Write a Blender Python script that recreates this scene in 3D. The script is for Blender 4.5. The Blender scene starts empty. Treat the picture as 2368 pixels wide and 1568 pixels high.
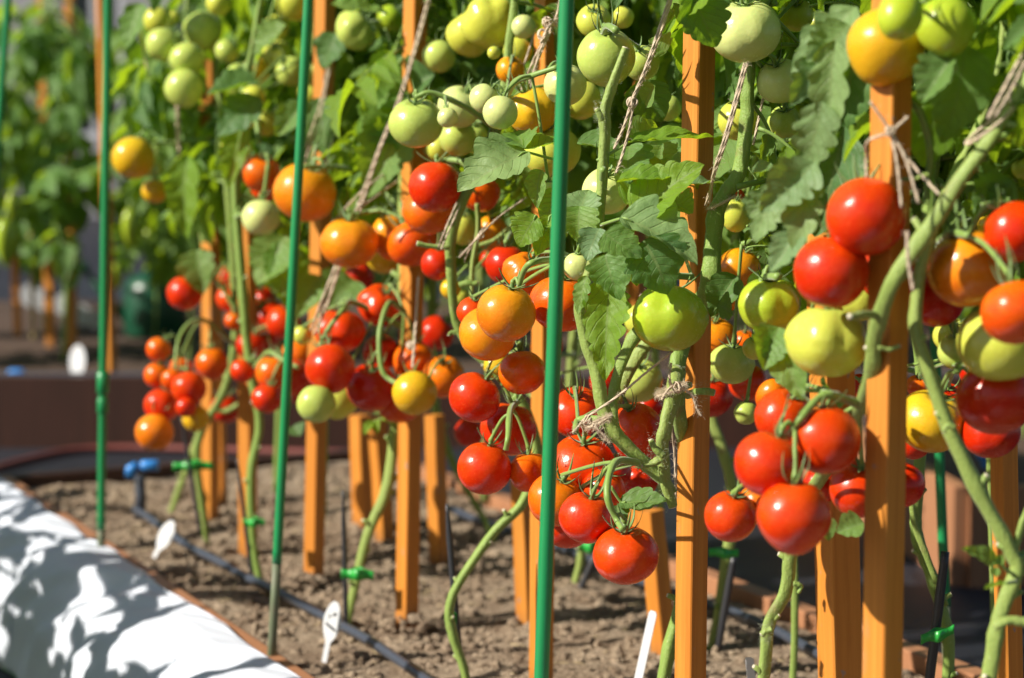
import bpy, math, random
import numpy as np
from mathutils import Vector, Matrix, noise
R = math.radians
scene = bpy.context.scene
# ---------------------------------------------------------------- camera
F, CX, CY, HZ, CAMZ = 5000.0, 1184.0, 784.0, 250.0, 0.90     # focal length in reference pixels, centre, horizon row, eye height
PITCH = math.atan((CY - HZ) / F)
cd = bpy.data.cameras.new('camera'); cam = bpy.data.objects.new('camera', cd)
scene.collection.objects.link(cam); scene.camera = cam
cd.sensor_width = 36.0; cd.lens = 36.0 * F / 2368.0; cd.clip_start = 0.05; cd.clip_end = 500
cam.location = (0, 0, CAMZ); cam.rotation_euler = (math.pi/2 - PITCH, 0, 0)
cd.dof.use_dof = True; cd.dof.focus_distance = 2.68; cd.dof.aperture_fstop = 3.6
# ---------------------------------------------------------------- light
SUN = Vector((-0.77, -0.26, 0.58)).normalized()
w = bpy.data.worlds.new('World'); scene.world = w; w.use_nodes = True
nt = w.node_tree; bg = nt.nodes['Background']; sky = nt.nodes.new('ShaderNodeTexSky')
sky.sky_type = 'NISHITA'; sky.sun_disc = False
sky.sun_elevation = math.asin(SUN.z); sky.sun_rotation = math.atan2(SUN.x, SUN.y)
bg.inputs['Strength'].default_value = 0.056
nt.links.new(sky.outputs[0], bg.inputs['Color'])
sl = bpy.data.lights.new('sun', 'SUN'); sl.energy = 5.0; sl.angle = R(0.6); sl.color = (1.0, 0.93, 0.82)
so = bpy.data.objects.new('sun', sl); scene.collection.objects.link(so)
so.rotation_euler = SUN.to_track_quat('Z', 'Y').to_euler()
scene.view_settings.view_transform = 'Standard'; scene.view_settings.look = 'None'
scene.view_settings.exposure = 0.62; scene.view_settings.gamma = 1.0
scene.render.engine = 'CYCLES'
cy = scene.cycles
cy.max_bounces = 8; cy.diffuse_bounces = 3; cy.glossy_bounces = 3; cy.transmission_bounces = 4; cy.transparent_max_bounces = 4
cy.use_denoising = True; cy.caustics_reflective = False; cy.caustics_refractive = False; cy.sample_clamp_indirect = 4.0

C0 = Vector((0, 0, CAMZ)); cp, sp = math.cos(PITCH), math.sin(PITCH)
def ray(x, y): return Vector((x - CX, F*cp + (CY - y)*sp, -F*sp + (CY - y)*cp))
def P(x, y, Y): r = ray(x, y); return C0 + r * (Y / r.y)
def G(x, y, z=0.0): r = ray(x, y); return C0 + r * ((z - CAMZ) / r.z)
def PX(Y): return Y / F                       # metres that one reference pixel covers at distance Y
def proj(A):                                  # n x 3 array -> x, y, Y
    dx, dy, dz = A[:, 0], A[:, 1], A[:, 2] - CAMZ
    dep = dy*cp - dz*sp
    return CX + F*dx/dep, CY - F*(dy*sp + dz*cp)/dep, dy

# ---------------------------------------------------------------- helpers
col = scene.collection
def tag(o, label=None, cat=None, group=None, kind=None):
    if label: o['label'] = label
    if cat: o['category'] = cat
    if group: o['group'] = group
    if kind: o['kind'] = kind
    return o
def empty(name, loc, rz=0):
    o = bpy.data.objects.new(name, None); col.objects.link(o); o.empty_display_size = .05
    o.location = loc; o.rotation_euler = (0, 0, rz); return o
class MB:
    """collects geometry in world space; build() links it as one mesh object whose origin is the parent's"""
    def __init__(s): s.v, s.f, s.uv, s.mi = [], [], {}, []
    def add(s, vs, fs, mi=0):
        n = len(s.v); s.v.extend([tuple(v) for v in vs]); s.f.extend([tuple(i + n for i in f) for f in fs]); s.mi.extend([mi]*len(fs))
    def box(s, c, size, rz=0, mi=0, M=None):
        cx, cy_, cz = c; a, b, h = size[0]/2, size[1]/2, size[2]/2
        M = M or (Matrix.Translation(Vector(c)) @ Matrix.Rotation(rz, 4, 'Z'))
        vs = [M @ Vector((x, y, z)) for x in (-a, a) for y in (-b, b) for z in (-h, h)]
        s.add(vs, [(0,1,3,2),(4,6,7,5),(0,4,5,1),(2,3,7,6),(0,2,6,4),(1,5,7,3)], mi)
    def tube(s, pts, rad, seg=8, cap=True, mi=0, ov=1.0):
        pts = [Vector(p) for p in pts]; n = len(pts)
        if not hasattr(rad, '__len__'): rad = [rad]*n
        t0 = (pts[1]-pts[0]).normalized(); up = Vector((0,0,1)) if abs(t0.z) < .9 else Vector((0,1,0))
        nrm = (up - t0*up.dot(t0)).normalized(); vs = []; fs = []
        for i in range(n):
            t = (pts[min(i+1,n-1)] - pts[max(i-1,0)]).normalized()
            nrm = nrm - t*nrm.dot(t); nrm = nrm.normalized() if nrm.length > 1e-6 else t.orthogonal().normalized()
            b = t.cross(nrm)
            for k in range(seg):
                a = 2*math.pi*k/seg; vs.append(pts[i] + (nrm*math.cos(a)*ov + b*math.sin(a))*rad[i])
        for i in range(n-1):
            for k in range(seg):
                fs.append((i*seg+k, i*seg+(k+1)%seg, (i+1)*seg+(k+1)%seg, (i+1)*seg+k))
        if cap: fs.append(tuple(range(seg))[::-1]); fs.append(tuple((n-1)*seg+k for k in range(seg)))
        s.add(vs, fs, mi)
    def build(s, name, mats, parent=None, smooth=True, origin=None, bevel=0):
        o3 = Vector(origin) if origin is not None else (parent.location.copy() if parent else Vector((0,0,0)))
        me = bpy.data.meshes.new(name); inv = Matrix.Translation(-o3)
        if parent is not None and parent.rotation_euler.z: inv = parent_matrix(parent).inverted()
        me.from_pydata([inv @ Vector(v) for v in s.v], [], s.f); me.update()
        if smooth: me.polygons.foreach_set('use_smooth', [True]*len(me.polygons))
        for m in (mats if isinstance(mats, (list, tuple)) else [mats]): me.materials.append(m)
        if any(s.mi): me.polygons.foreach_set('material_index', s.mi)
        o = bpy.data.objects.new(name, me); col.objects.link(o)
        if parent: o.parent = parent
        else: o.location = o3
        if bevel:
            b = o.modifiers.new('bevel', 'BEVEL'); b.width = bevel; b.segments = 2; b.limit_method = 'ANGLE'
        return o
def parent_matrix(p): return Matrix.Translation(p.location) @ Matrix.Rotation(p.rotation_euler.z, 4, 'Z')
def smooth_path(pts, step=6):
    pts = [Vector(p) for p in pts]; out = []
    q = [pts[0]*2 - pts[1]] + pts + [pts[-1]*2 - pts[-2]]
    for i in range(1, len(q)-2):
        a, b, c, d = q[i-1], q[i], q[i+1], q[i+2]
        for k in range(step):
            t = k/step
            out.append(.5*((2*b) + (-a+c)*t + (2*a-5*b+4*c-d)*t*t + (-a+3*b-3*c+d)*t**3))
    out.append(pts[-1]); return out
def lerp_list(vals, n):
    m = len(vals)-1; return [vals[min(int(i/(n-1)*m), m-1)]*(1-(i/(n-1)*m - min(int(i/(n-1)*m), m-1))) + vals[min(int(i/(n-1)*m), m-1)+1]*(i/(n-1)*m - min(int(i/(n-1)*m), m-1)) for i in range(n)]

# ---------------------------------------------------------------- materials
class NT:
    def __init__(s, name):
        s.m = bpy.data.materials.new(name); s.m.use_nodes = True; s.t = s.m.node_tree
        s.b = s.t.nodes['Principled BSDF']; s.out = s.t.nodes['Material Output']
    def n(s, typ, **k):
        nd = s.t.nodes.new(typ)
        for a, b in k.items():
            if a.startswith('i_'): nd.inputs[int(a[2:])].default_value = b
            else: setattr(nd, a, b)
        return nd
    def l(s, a, b): s.t.links.new(a, b)
    def math(s, op, a, b=None, clamp=False):
        nd = s.n('ShaderNodeMath', operation=op, use_clamp=clamp)
        for i, v in enumerate((a, b)):
            if v is None: continue
            if hasattr(v, 'is_linked'): s.l(v, nd.inputs[i])
            else: nd.inputs[i].default_value = v
        return nd.outputs[0]
    def mix(s, fac, a, b, mode='MIX'):
        nd = s.n('ShaderNodeMix', data_type='RGBA', blend_type=mode)
        for v, i in ((fac, 0), (a, 6), (b, 7)):
            if hasattr(v, 'is_linked'): s.l(v, nd.inputs[i])
            else: nd.inputs[i].default_value = v if i == 0 else (*v, 1)
        return nd.outputs[2]
    def ramp(s, fac, stops):
        nd = s.n('ShaderNodeValToRGB'); e = nd.color_ramp.elements
        while len(e) < len(stops): e.new(.5)
        for x, (p, c) in zip(e, stops): x.position = p; x.color = (*c, 1) if len(c) == 3 else c
        s.l(fac, nd.inputs[0]); return nd.outputs[0]
    def noise(s, scale, detail=4, vec=None, rough=.6, dist=0):
        nd = s.n('ShaderNodeTexNoise'); nd.inputs['Scale'].default_value = scale; nd.inputs['Detail'].default_value = detail
        nd.inputs['Roughness'].default_value = rough; nd.inputs['Distortion'].default_value = dist
        if vec is not None: s.l(vec, nd.inputs['Vector'])
        return nd.outputs[0]
    def coord(s, k='Object'):
        return s.n('ShaderNodeTexCoord').outputs[k]
    def scaled(s, v, sc):
        nd = s.n('ShaderNodeMapping'); nd.inputs['Scale'].default_value = sc; s.l(v, nd.inputs[0]); return nd.outputs[0]
    def rnd(s): return s.n('ShaderNodeObjectInfo').outputs['Random']
    def bump(s, h, st=.3, d=.002):
        nd = s.n('ShaderNodeBump'); nd.inputs['Strength'].default_value = st; nd.inputs['Distance'].default_value = d
        s.l(h, nd.inputs['Height']); s.l(nd.outputs[0], s.b.inputs['Normal']); return nd.outputs[0]
    def set(s, **k):
        for a, v in k.items():
            inp = s.b.inputs[a.replace('_', ' ')]
            if hasattr(v, 'is_linked'): s.l(v, inp)
            else: inp.default_value = (*v, 1) if isinstance(v, tuple) and len(v) == 3 and inp.type == 'RGBA' else v
        return s.m

def tomato_mat(name, bottom, top, spot, sss=.18):
    n = NT(name); co = n.coord(); z = n.n('ShaderNodeSeparateXYZ'); n.l(co, z.inputs[0])
    rn = n.rnd(); off = n.n('ShaderNodeVectorMath', operation='ADD'); n.l(co, off.inputs[0])
    cmb = n.n('ShaderNodeCombineXYZ'); n.l(n.math('MULTIPLY', rn, 37.0), cmb.inputs[0]); n.l(n.math('MULTIPLY', rn, 11.0), cmb.inputs[1]); n.l(cmb.outputs[0], off.inputs[1])
    big = n.noise(1.1, 2, off.outputs[0]); fine = n.noise(9, 5, off.outputs[0])
    g = n.math('ADD', z.outputs[2], n.math('MULTIPLY', n.math('SUBTRACT', big, .5), 2.2))
    g = n.math('ADD', g, n.math('MULTIPLY', n.math('SUBTRACT', rn, .5), .9))
    fac = n.n('ShaderNodeMapRange'); n.l(g, fac.inputs[0]); fac.inputs[1].default_value = -.55; fac.inputs[2].default_value = 1.15
    c = n.mix(fac.outputs[0], bottom, top)
    fm = n.n('ShaderNodeMapRange'); n.l(fine, fm.inputs[0]); fm.inputs[1].default_value = .45; fm.inputs[2].default_value = .8; fm.inputs[4].default_value = .22
    c = n.mix(fm.outputs[0], c, spot)
    # pale freckles of the skin and a tan blossom scar at the very bottom
    vor = n.n('ShaderNodeTexVoronoi'); vor.inputs['Scale'].default_value = 26; n.l(off.outputs[0], vor.inputs['Vector'])
    fr = n.math('MULTIPLY', n.math('LESS_THAN', vor.outputs['Distance'], .10), .16); c = n.mix(fr, c, (.8, .62, .3))
    sc = n.n('ShaderNodeMapRange'); n.l(z.outputs[2], sc.inputs[0]); sc.inputs[1].default_value = -.79; sc.inputs[2].default_value = -.84; sc.inputs[4].default_value = 0.0
    n.bump(n.noise(5, 3, off.outputs[0]), .05, .04)
    ro = n.math('ADD', n.math('MULTIPLY', fine, .12), .20)
    return n.set(Base_Color=c, Roughness=ro, Subsurface_Weight=sss, Subsurface_Radius=(1.0, .35, .12), Subsurface_Scale=.006,
                 Specular_IOR_Level=.40)
TM = {
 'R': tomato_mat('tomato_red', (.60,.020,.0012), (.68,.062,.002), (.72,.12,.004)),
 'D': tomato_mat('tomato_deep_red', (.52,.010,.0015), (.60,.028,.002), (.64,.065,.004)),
 'O': tomato_mat('tomato_orange_red', (.70,.066,.002), (.78,.19,.004), (.80,.24,.006)),
 'A': tomato_mat('tomato_amber', (.72,.165,.006), (.78,.32,.008), (.80,.40,.02)),
 'Y': tomato_mat('tomato_yellow', (.66,.36,.012), (.70,.47,.018), (.58,.48,.03)),
 'V': tomato_mat('tomato_yellow_green', (.56,.57,.07), (.50,.56,.08), (.64,.60,.14)),
 'G': tomato_mat('tomato_green', (.47,.56,.12), (.40,.52,.10), (.58,.62,.19)),
 'P': tomato_mat('tomato_pale_green', (.62,.67,.25), (.56,.64,.21), (.70,.72,.34)),
 'L': tomato_mat('tomato_lime', (.40,.50,.030), (.31,.46,.024), (.52,.56,.08)),
}
def leaf_mat(name, top, trans, tw=.38):
    n = NT(name); uv = n.n('ShaderNodeUVMap').outputs[0]; s = n.n('ShaderNodeSeparateXYZ'); n.l(uv, s.inputs[0])
    u, v = s.outputs[0], s.outputs[1]; av = n.math('ABSOLUTE', n.math('SUBTRACT', v, .5))
    mid = n.math('LESS_THAN', av, .022)
    side = n.math('ABSOLUTE', n.math('SUBTRACT', n.math('FRACT', n.math('MULTIPLY', n.math('SUBTRACT', u, n.math('MULTIPLY', av, .55)), 7.0)), .5))
    sv = n.n('ShaderNodeMapRange'); n.l(side, sv.inputs[0]); sv.inputs[1].default_value = .02; sv.inputs[2].default_value = .10; sv.inputs[3].default_value = 1; sv.inputs[4].default_value = 0
    vein = n.math('MAXIMUM', mid, n.math('MULTIPLY', sv.outputs[0], .55))
    co = n.coord(); nz = n.noise(60, 3, co); nb = n.noise(9, 2, co); rn = n.rnd()
    c = n.mix(n.math('MULTIPLY', nz, .6), top, tuple(x*.55 for x in top))
    c = n.mix(n.math('MULTIPLY', rn, .55), c, tuple(a*b for a, b in zip(top, (1.5, 1.25, .75))))
    yl = n.n('ShaderNodeMapRange'); n.l(nb, yl.inputs[0]); yl.inputs[1].default_value = .62; yl.inputs[2].default_value = .78; yl.inputs[4].default_value = .35
    c = n.mix(yl.outputs[0], c, (.26, .27, .04))
    c = n.mix(n.math('MULTIPLY', vein, .42), c, (.28, .36, .13))
    quilt = n.math('SUBTRACT', n.noise(170, 3, co), n.math('MULTIPLY', vein, 1.3))
    nrm = n.bump(quilt, .55, .0018)
    n.set(Base_Color=c, Roughness=.50, Specular_IOR_Level=.28, Sheen_Weight=.0, Sheen_Roughness=.4)
    tr = n.n('ShaderNodeBsdfTranslucent'); n.l(nrm, tr.inputs['Normal'])
    tc = n.mix(n.math('MULTIPLY', vein, .5), trans, tuple(x*.45 for x in trans)); n.l(tc, tr.inputs[0])
    mx = n.n('ShaderNodeMixShader'); mx.inputs[0].default_value = tw
    n.l(n.b.outputs[0], mx.inputs[1]); n.l(tr.outputs[0], mx.inputs[2]); n.l(mx.outputs[0], n.out.inputs[0])
    return n.m
M = {}
M['leaf'] = leaf_mat('leaf_green', (.150, .295, .085), (.46, .66, .016), .44)
M['leaf_dark'] = leaf_mat('leaf_dark_green', (.092, .200, .068), (.28, .48, .012), .38)
M['leaf_young'] = leaf_mat('leaf_young_green', (.17, .33, .035), (.46, .66, .02), .48)
M['leaf_grey'] = leaf_mat('leaf_grey_green', (.185, .320, .150), (.34, .52, .03), .34)
def simple(name, c, rough=.5, c2=None, scale=20, bump=0, bd=.002, stretch=None, **k):
    n = NT(name); co = n.coord()
    if stretch: co = n.scaled(co, stretch)
    nz = n.noise(scale, 5, co)
    cc = n.mix(nz, c, c2 or tuple(x*.6 for x in c))
    if bump: n.bump(nz, bump, bd)
    return n.set(Base_Color=cc, Roughness=rough, **k)
n = NT('stem_green'); co = n.coord(); g = n.noise(70, 4, n.scaled(co, (1, 1, .09))); b = n.noise(26, 4, co); rn = n.rnd(); f = n.noise(260, 3, co)
cc = n.mix(g, (.27, .39, .085), (.10, .20, .03)); cc = n.mix(n.math('MULTIPLY', rn, .35), cc, (.42, .44, .14))
cc = n.mix(n.ramp(b, [(.60, (0,0,0)), (.70, (.55,.55,.55))]), cc, (.20, .15, .07)); cc = n.mix(n.ramp(f, [(.60, (0,0,0)), (.72, (.5,.5,.5))]), cc, (.46, .52, .22))
n.bump(n.math('ADD', g, n.math('MULTIPLY', f, .5)), .9, .0024)
M['stem'] = n.set(Base_Color=cc, Roughness=.52, Specular_IOR_Level=.3, Sheen_Weight=.12, Sheen_Roughness=.4, Subsurface_Weight=.06, Subsurface_Scale=.004)
M['stalk'] = simple('stalk_green', (.24, .37, .06), .5, (.13, .23, .035), 90, .4, .001, Sheen_Weight=.3)
M['cut'] = simple('cut_stem_end', (.78, .74, .58), .7, (.35, .28, .16), 300)
M['calyx'] = simple('calyx_green', (.16, .27, .06), .5, (.10, .18, .04), 8, Sheen_Weight=.2)
M['fuzz'] = simple('stem_hair', (.62, .66, .45), .6)
def wood(name, c, c2, dirt):
    n = NT(name); co = n.coord(); rn = n.rnd()
    off = n.n('ShaderNodeVectorMath', operation='ADD'); n.l(co, off.inputs[0]); cmb = n.n('ShaderNodeCombineXYZ'); n.l(n.math('MULTIPLY', rn, 9.0), cmb.inputs[0]); n.l(cmb.outputs[0], off.inputs[1])
    g = n.noise(60, 6, n.scaled(off.outputs[0], (1.6, 1.6, .035)), .7, .6); f = n.noise(420, 3, n.scaled(off.outputs[0], (1, 1, .03)))
    k = n.noise(14, 3, n.scaled(off.outputs[0], (1, 1, .5)))
    r = n.n('ShaderNodeMapRange'); n.l(g, r.inputs[0]); r.inputs[1].default_value = .36; r.inputs[2].default_value = .68
    cc = n.mix(r.outputs[0], c, c2)
    cc = n.mix(n.math('MULTIPLY', f, .35), cc, tuple(x*.7 for x in c2))
    kr = n.n('ShaderNodeMapRange'); n.l(k, kr.inputs[0]); kr.inputs[1].default_value = .66; kr.inputs[2].default_value = .74; kr.inputs[4].default_value = .6
    cc = n.mix(kr.outputs[0], cc, dirt)
    z = n.n('ShaderNodeSeparateXYZ'); n.l(co, z.inputs[0]); dm = n.n('ShaderNodeMapRange'); n.l(n.math('ADD', z.outputs[2], n.math('MULTIPLY', k, .09)), dm.inputs[0])
    dm.inputs[1].default_value = .075; dm.inputs[2].default_value = .13; dm.inputs[3].default_value = .7; dm.inputs[4].default_value = 0
    if name == 'stained_pine':
        cc = n.mix(dm.outputs[0], cc, (.16, .085, .04)); sp = n.noise(45, 4, n.scaled(off.outputs[0], (1, 1, .55)))
        cc = n.mix(n.ramp(sp, [(.66, (0,0,0)), (.70, (.7,.7,.7))]), cc, (.26, .22, .20))
    n.bump(f, .25, .0008)
    return n.set(Base_Color=cc, Roughness=.5, Specular_IOR_Level=.35)
M['stake'] = wood('stained_pine', (.68, .275, .042), (.50, .165, .020), (.36, .22, .13))
M['board'] = wood('brown_board', (.075, .030, .020), (.038, .018, .013), (.03, .02, .016))  # brown darkened to paint in the shade on the back bed's front
M['terracotta'] = wood('terracotta_board', (.42, .20, .10), (.33, .15, .075), (.22, .12, .07))
M['pole'] = simple('green_plastic', (.014, .27, .085), .34, (.014, .21, .065), 30, .15, .001, Specular_IOR_Level=.5)
M['pole_dirty'] = simple('green_plastic_dirty', (.10, .17, .08), .6, (.16, .13, .09), 60)
M['black'] = simple('black_plastic', (.022, .023, .028), .38, (.04, .04, .045), 30)
M['pipe'] = simple('drip_pipe', (.035, .048, .075), .28, (.07, .075, .09), 45)
M['blue'] = simple('blue_fitting', (.04, .26, .70), .35, (.03, .20, .58), 20)
M['white'] = simple('white_plastic', (.62, .64, .66), .4, (.54, .55, .57), 60)
M['ink'] = simple('marker_ink', (.04, .04, .05), .7)
M['clip'] = simple('clip_green', (.02, .40, .05), .35, (.03, .32, .05), 60, Subsurface_Weight=.1, Subsurface_Scale=.004)
M['twine'] = simple('jute_twine', (.74, .62, .47), .85, (.44, .33, .22), 260, .6, .001)
M['teal'] = simple('teal_plastic', (.02, .35, .38), .4)
M['dkgreen'] = simple('dark_green_plastic', (.005, .075, .035), .35, (.004, .05, .025))
M['tape'] = simple('cane_tan', (.45, .33, .14), .6)
n = NT('black_weed_cloth'); co = n.coord(); a = n.noise(2.2, 5, co); b = n.noise(600, 2, co)
n.bump(n.math('ADD', n.math('MULTIPLY', a, 6.0), b), .5, .01)
M['weed'] = n.set(Base_Color=n.ramp(a, [(.35, (.008, .010, .017)), (.6, (.016, .018, .027)), (.8, (.045, .042, .040))]), Roughness=.55)
n = NT('dry_soil'); co = n.coord(); a = n.noise(7, 6, co, .65); b = n.noise(120, 6, co, .7); d = n.noise(420, 3, co)
cc = n.ramp(b, [(.30, (.10, .068, .044)), (.46, (.34, .26, .18)), (.60, (.56, .44, .32))])
cc = n.mix(n.ramp(a, [(.42, (0,0,0)), (.62, (.6,.6,.6))]), cc, (.19, .125, .08))
n.bump(n.math('ADD', n.math('MULTIPLY', b, 2.0), d), .8, .006)
M['soil_'] = n.set(Base_Color=cc, Roughness=.95, Specular_IOR_Level=.15)
M['soil'] = M.pop('soil_'); M['soil_dark'] = simple('shade_dark_soil', (.10, .055, .034), .9, (.035, .020, .014), 30, .8, .01)  # dark tone paints the plants' shade into the back bed's soil colour
n = NT('white_fleece'); co = n.coord(); a = n.noise(1400, 2, co)
n.bump(a, .12, .0006)
M['fleece'] = n.set(Base_Color=n.mix(n.noise(5, 4, co), (.60, .645, .73), (.57, .61, .69)), Roughness=.8, Sheen_Weight=.1)
n = NT('pale_render'); co = n.coord()
M['wall'] = n.set(Base_Color=n.mix(n.noise(2, 5, co), (.42, .40, .42), (.30, .29, .31)), Roughness=.9)
M['dark_glass'] = simple('dark_glass', (.03, .045, .055), .12)
M['bark'] = simple('bark', (.12, .085, .055), .9, (.06, .045, .03), 12, .6, .02)
# ================================================================ the setting
U = Vector((.437, -.9, 0)).normalized(); N = Vector((.9, .437, 0)).normalized()     # along the bed / across it to the right
EDGE = Vector((-.385, 3.41, 0))                                                     # a point on the near bed's left edge
def bed(s, t, z=0): v = EDGE + U*s + N*t; return Vector((v.x, v.y, z))             # s metres towards the viewer, t metres across
BW = .97; S0, S1 = -1.93, 2.6
m = MB(); m.add([(-30, -3, -.22), (30, -3, -.22), (30, 60, -.22), (-30, 60, -.22)], [(0,1,2,3)])
tag(m.build('ground', M['weed'], smooth=False), kind='structure')
def soil_z(x, y):
    v = Vector((x, y, 0))
    return .011*noise.noise(v*4.5) + .006*noise.noise(v*13) + .0028*noise.noise(v*34) + .0038*noise.noise(v*90) - .006
def soil_sheet(name, f, s0, s1, t0, t1, step, mat='soil'):
    ns, ntt = int((s1-s0)/step), int((t1-t0)/step); vs = []; fs = []
    for i in range(ns+1):
        for j in range(ntt+1):
            p = f(s0 + (s1-s0)*i/ns, t0 + (t1-t0)*j/ntt); vs.append((p.x, p.y, soil_z(p.x, p.y)))
    for i in range(ns):
        for j in range(ntt): a = i*(ntt+1)+j; fs.append((a, a+ntt+1, a+ntt+2, a+1))
    m = MB(); m.add(vs, fs); return tag(m.build(name, M[mat]), kind='structure')
soil_sheet('soil', bed, S0+.03, S1, .03, BW-.03, .011)
# loose crumbs lying on the soil
rng = random.Random(4)
def ico(r, seed, sc=(1,1,.7)):
    rr = random.Random(seed); t = (1+5**.5)/2
    vs = [Vector(v).normalized() for v in [(-1,t,0),(1,t,0),(-1,-t,0),(1,-t,0),(0,-1,t),(0,1,t),(0,-1,-t),(0,1,-t),(t,0,-1),(t,0,1),(-t,0,-1),(-t,0,1)]]
    fs = [(0,11,5),(0,5,1),(0,1,7),(0,7,10),(0,10,11),(1,5,9),(5,11,4),(11,10,2),(10,7,6),(7,1,8),(3,9,4),(3,4,2),(3,2,6),(3,6,8),(3,8,9),(4,9,5),(2,4,11),(6,2,10),(8,6,7),(9,8,1)]
    return [Vector((v.x*sc[0], v.y*sc[1], v.z*sc[2]))*r*rr.uniform(.65, 1.25) for v in vs], fs
def crumbs(name, f, s0, s1, t0, t1, n, seed, rmax=.012):
    rr = random.Random(seed); m = MB(); lib = [ico(1, k, (rr.uniform(.7,1.2), rr.uniform(.7,1.2), rr.uniform(.5,.9))) for k in range(8)]
    for i in range(n):
        p = f(rr.uniform(s0, s1), rr.uniform(t0, t1)); r = .0018 + rmax*rr.random()**7; vs, fs = lib[i % 8]
        a = rr.random()*6.28; ca, sa = math.cos(a), math.sin(a); z = soil_z(p.x, p.y)
        m.add([(p.x + (v.x*ca - v.y*sa)*r, p.y + (v.x*sa + v.y*ca)*r, z + v.z*r + r*.25) for v in vs], fs)
    return tag(m.build(name, M['soil'], smooth=False), 'small dry crumbs and clods lying on the brown soil', 'soil crumbs', kind='stuff')
crumbs('soil_crumbs', bed, S0+.1, .9, .05, BW-.05, 16000, 5)
M['straw'] = simple('dry_straw', (.62, .50, .28), .8, (.36, .27, .15), 40)
rr = random.Random(77); m = MB()
for i in range(260):
    p = bed(rr.uniform(S0+.1, .8), rr.uniform(.06, BW-.06)); a = rr.random()*6.28; L = rr.uniform(.004, .020); z = soil_z(p.x, p.y) + .004; d = Vector((math.cos(a), math.sin(a), rr.uniform(-.1,.2)))*L
    c_ = Vector((p.x, p.y, z)); m.tube([c_-d, c_ + Vector((0,0,.001)), c_+d], rr.uniform(.0004,.0011), 4)
tag(m.build('soil_litter', M['straw']), 'scattered bits of dry straw and stalk on the brown soil', 'straw litter', kind='stuff')
# the near raised bed: boards are its parts
def raised_bed(name, label, f, s0, s1, w, mat, sides='lrf', emat=None):
    t = empty(name, f((s0+s1)/2, w/2, -.22)); tag(t, label, 'garden bed')
    def board(a, b, nm='side_board', mat=mat):
        a, b = Vector(a), Vector(b); mid = (a+b)/2; d = b-a
        m = MB(); L = d.length
        Mx = Matrix.Translation(Vector((mid.x, mid.y, -.105))) @ Matrix.Rotation(math.atan2(d.y, d.x), 4, 'Z')
        m.box(None or (0,0,0), (L, .040, .246), M=Mx); m.build(nm, mat, t, smooth=False, bevel=.003)
    if 'l' in sides: board(f(s0, .0), f(s1, .0))
    if 'r' in sides: board(f(s0, w), f(s1, w))
    if 'f' in sides: board(f(s0, .016), f(s0, w-.016), 'end_board', emat or mat)
    if 'n' in sides: board(f(s1, .016), f(s1, w-.016), 'end_board')
    return t
raised_bed('raised_bed', 'low plank sided bed of bare soil in front, planted with the ripest tomatoes', bed, S0, S1, BW, M['terracotta'], emat=M['board'])
# bed on the right across the path and the long dark one behind
B2 = Vector((1.055, 5.0, 0))
U2 = Vector((.11, -.994, 0)); N2 = Vector((.994, .11, 0))
def bed2(s, t, z=0): v = B2 + U2*s + N2*t; return Vector((v.x, v.y, z))
raised_bed('raised_bed', 'pale terracotta plank bed across the black path at the right', bed2, -1.5, 0, 1.0, M['terracotta'], 'lrfn')
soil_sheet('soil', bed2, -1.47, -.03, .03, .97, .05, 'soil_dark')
def bed3(s, t, z=0): return Vector((-3.2 + t, 7.1 + s, z))
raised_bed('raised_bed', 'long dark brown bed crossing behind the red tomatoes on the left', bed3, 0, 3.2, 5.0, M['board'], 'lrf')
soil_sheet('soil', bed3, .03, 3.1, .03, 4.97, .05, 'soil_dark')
# ---------------------------------------------------------------- white fleece over the left board
def fleece(name, s0, s1, seed, label, lift=0):
    vs = []; fs = []; ns, nv = int((s1-s0)/.012), 46
    prof = [(-.012, .020+lift), (-.020, .021+lift), (-.060, .020+lift), (-.105, .006), (-.150, -.030), (-.185, -.095), (-.200, -.218)]
    for i in range(ns+1):
        s = s0 + (s1-s0)*i/ns
        for j in range(nv+1):
            u = j/nv*(len(prof)-1); k = min(int(u), len(prof)-2); q = u-k
            a, b = prof[k], prof[k+1]; t = a[0]*(1-q)+b[0]*q; z = a[1]*(1-q)+b[1]*q
            w_ = j/nv; vec = Vector((s*5.2 + w_*2.6 + seed, w_*1.3, seed))
            fold = noise.noise(vec)*.030 + .009*(1-abs(noise.noise(Vector((s*7 + w_*4.5, w_*1.1, seed+21))))*3.2) + noise.noise(Vector((s*13 + w_*5.5, w_*2.2, seed+3)))*.013
            fold += .010*noise.noise(Vector((s*30 + w_*9, w_*3, seed+7)))
            fold *= min(1, .15 + w_*1.6)
            e = .012*noise.noise(Vector((s*6, 2, seed)))*(1-w_)
            vs.append(bed(s, t - fold*.9 + e, z + fold*.55*(w_ < .9)))
    for i in range(ns):
        for j in range(nv): a = i*(nv+1)+j; fs.append((a, a+1, a+nv+2, a+nv+1))
    m = MB(); m.add(vs, fs); o = m.build(name, M['fleece'], origin=bed(s0, 0))
    so_ = o.modifiers.new('thickness', 'SOLIDIFY'); so_.thickness = .0016; so_.offset = 1
    hem = MB(); hem.tube([vs[i*(nv+1)+nv] + Vector((0,0,.002)) for i in range(ns+1)], .0018, 6); h = hem.build('hem', M['clip'], None, origin=o.location); h.parent = o; h.location = (0,0,0)
    return tag(o, label, 'fleece', 'white fleece draped over the bed side')
fleece('garden_fleece', -1.03, 2.6, 1.3, 'wide white fleece folded over the near side of the bed, in the bottom left corner', .004)
fleece('garden_fleece', -2.35, -.985, 8.1, 'farther strip of white fleece on the bed side, ending at the second green pole')

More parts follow.
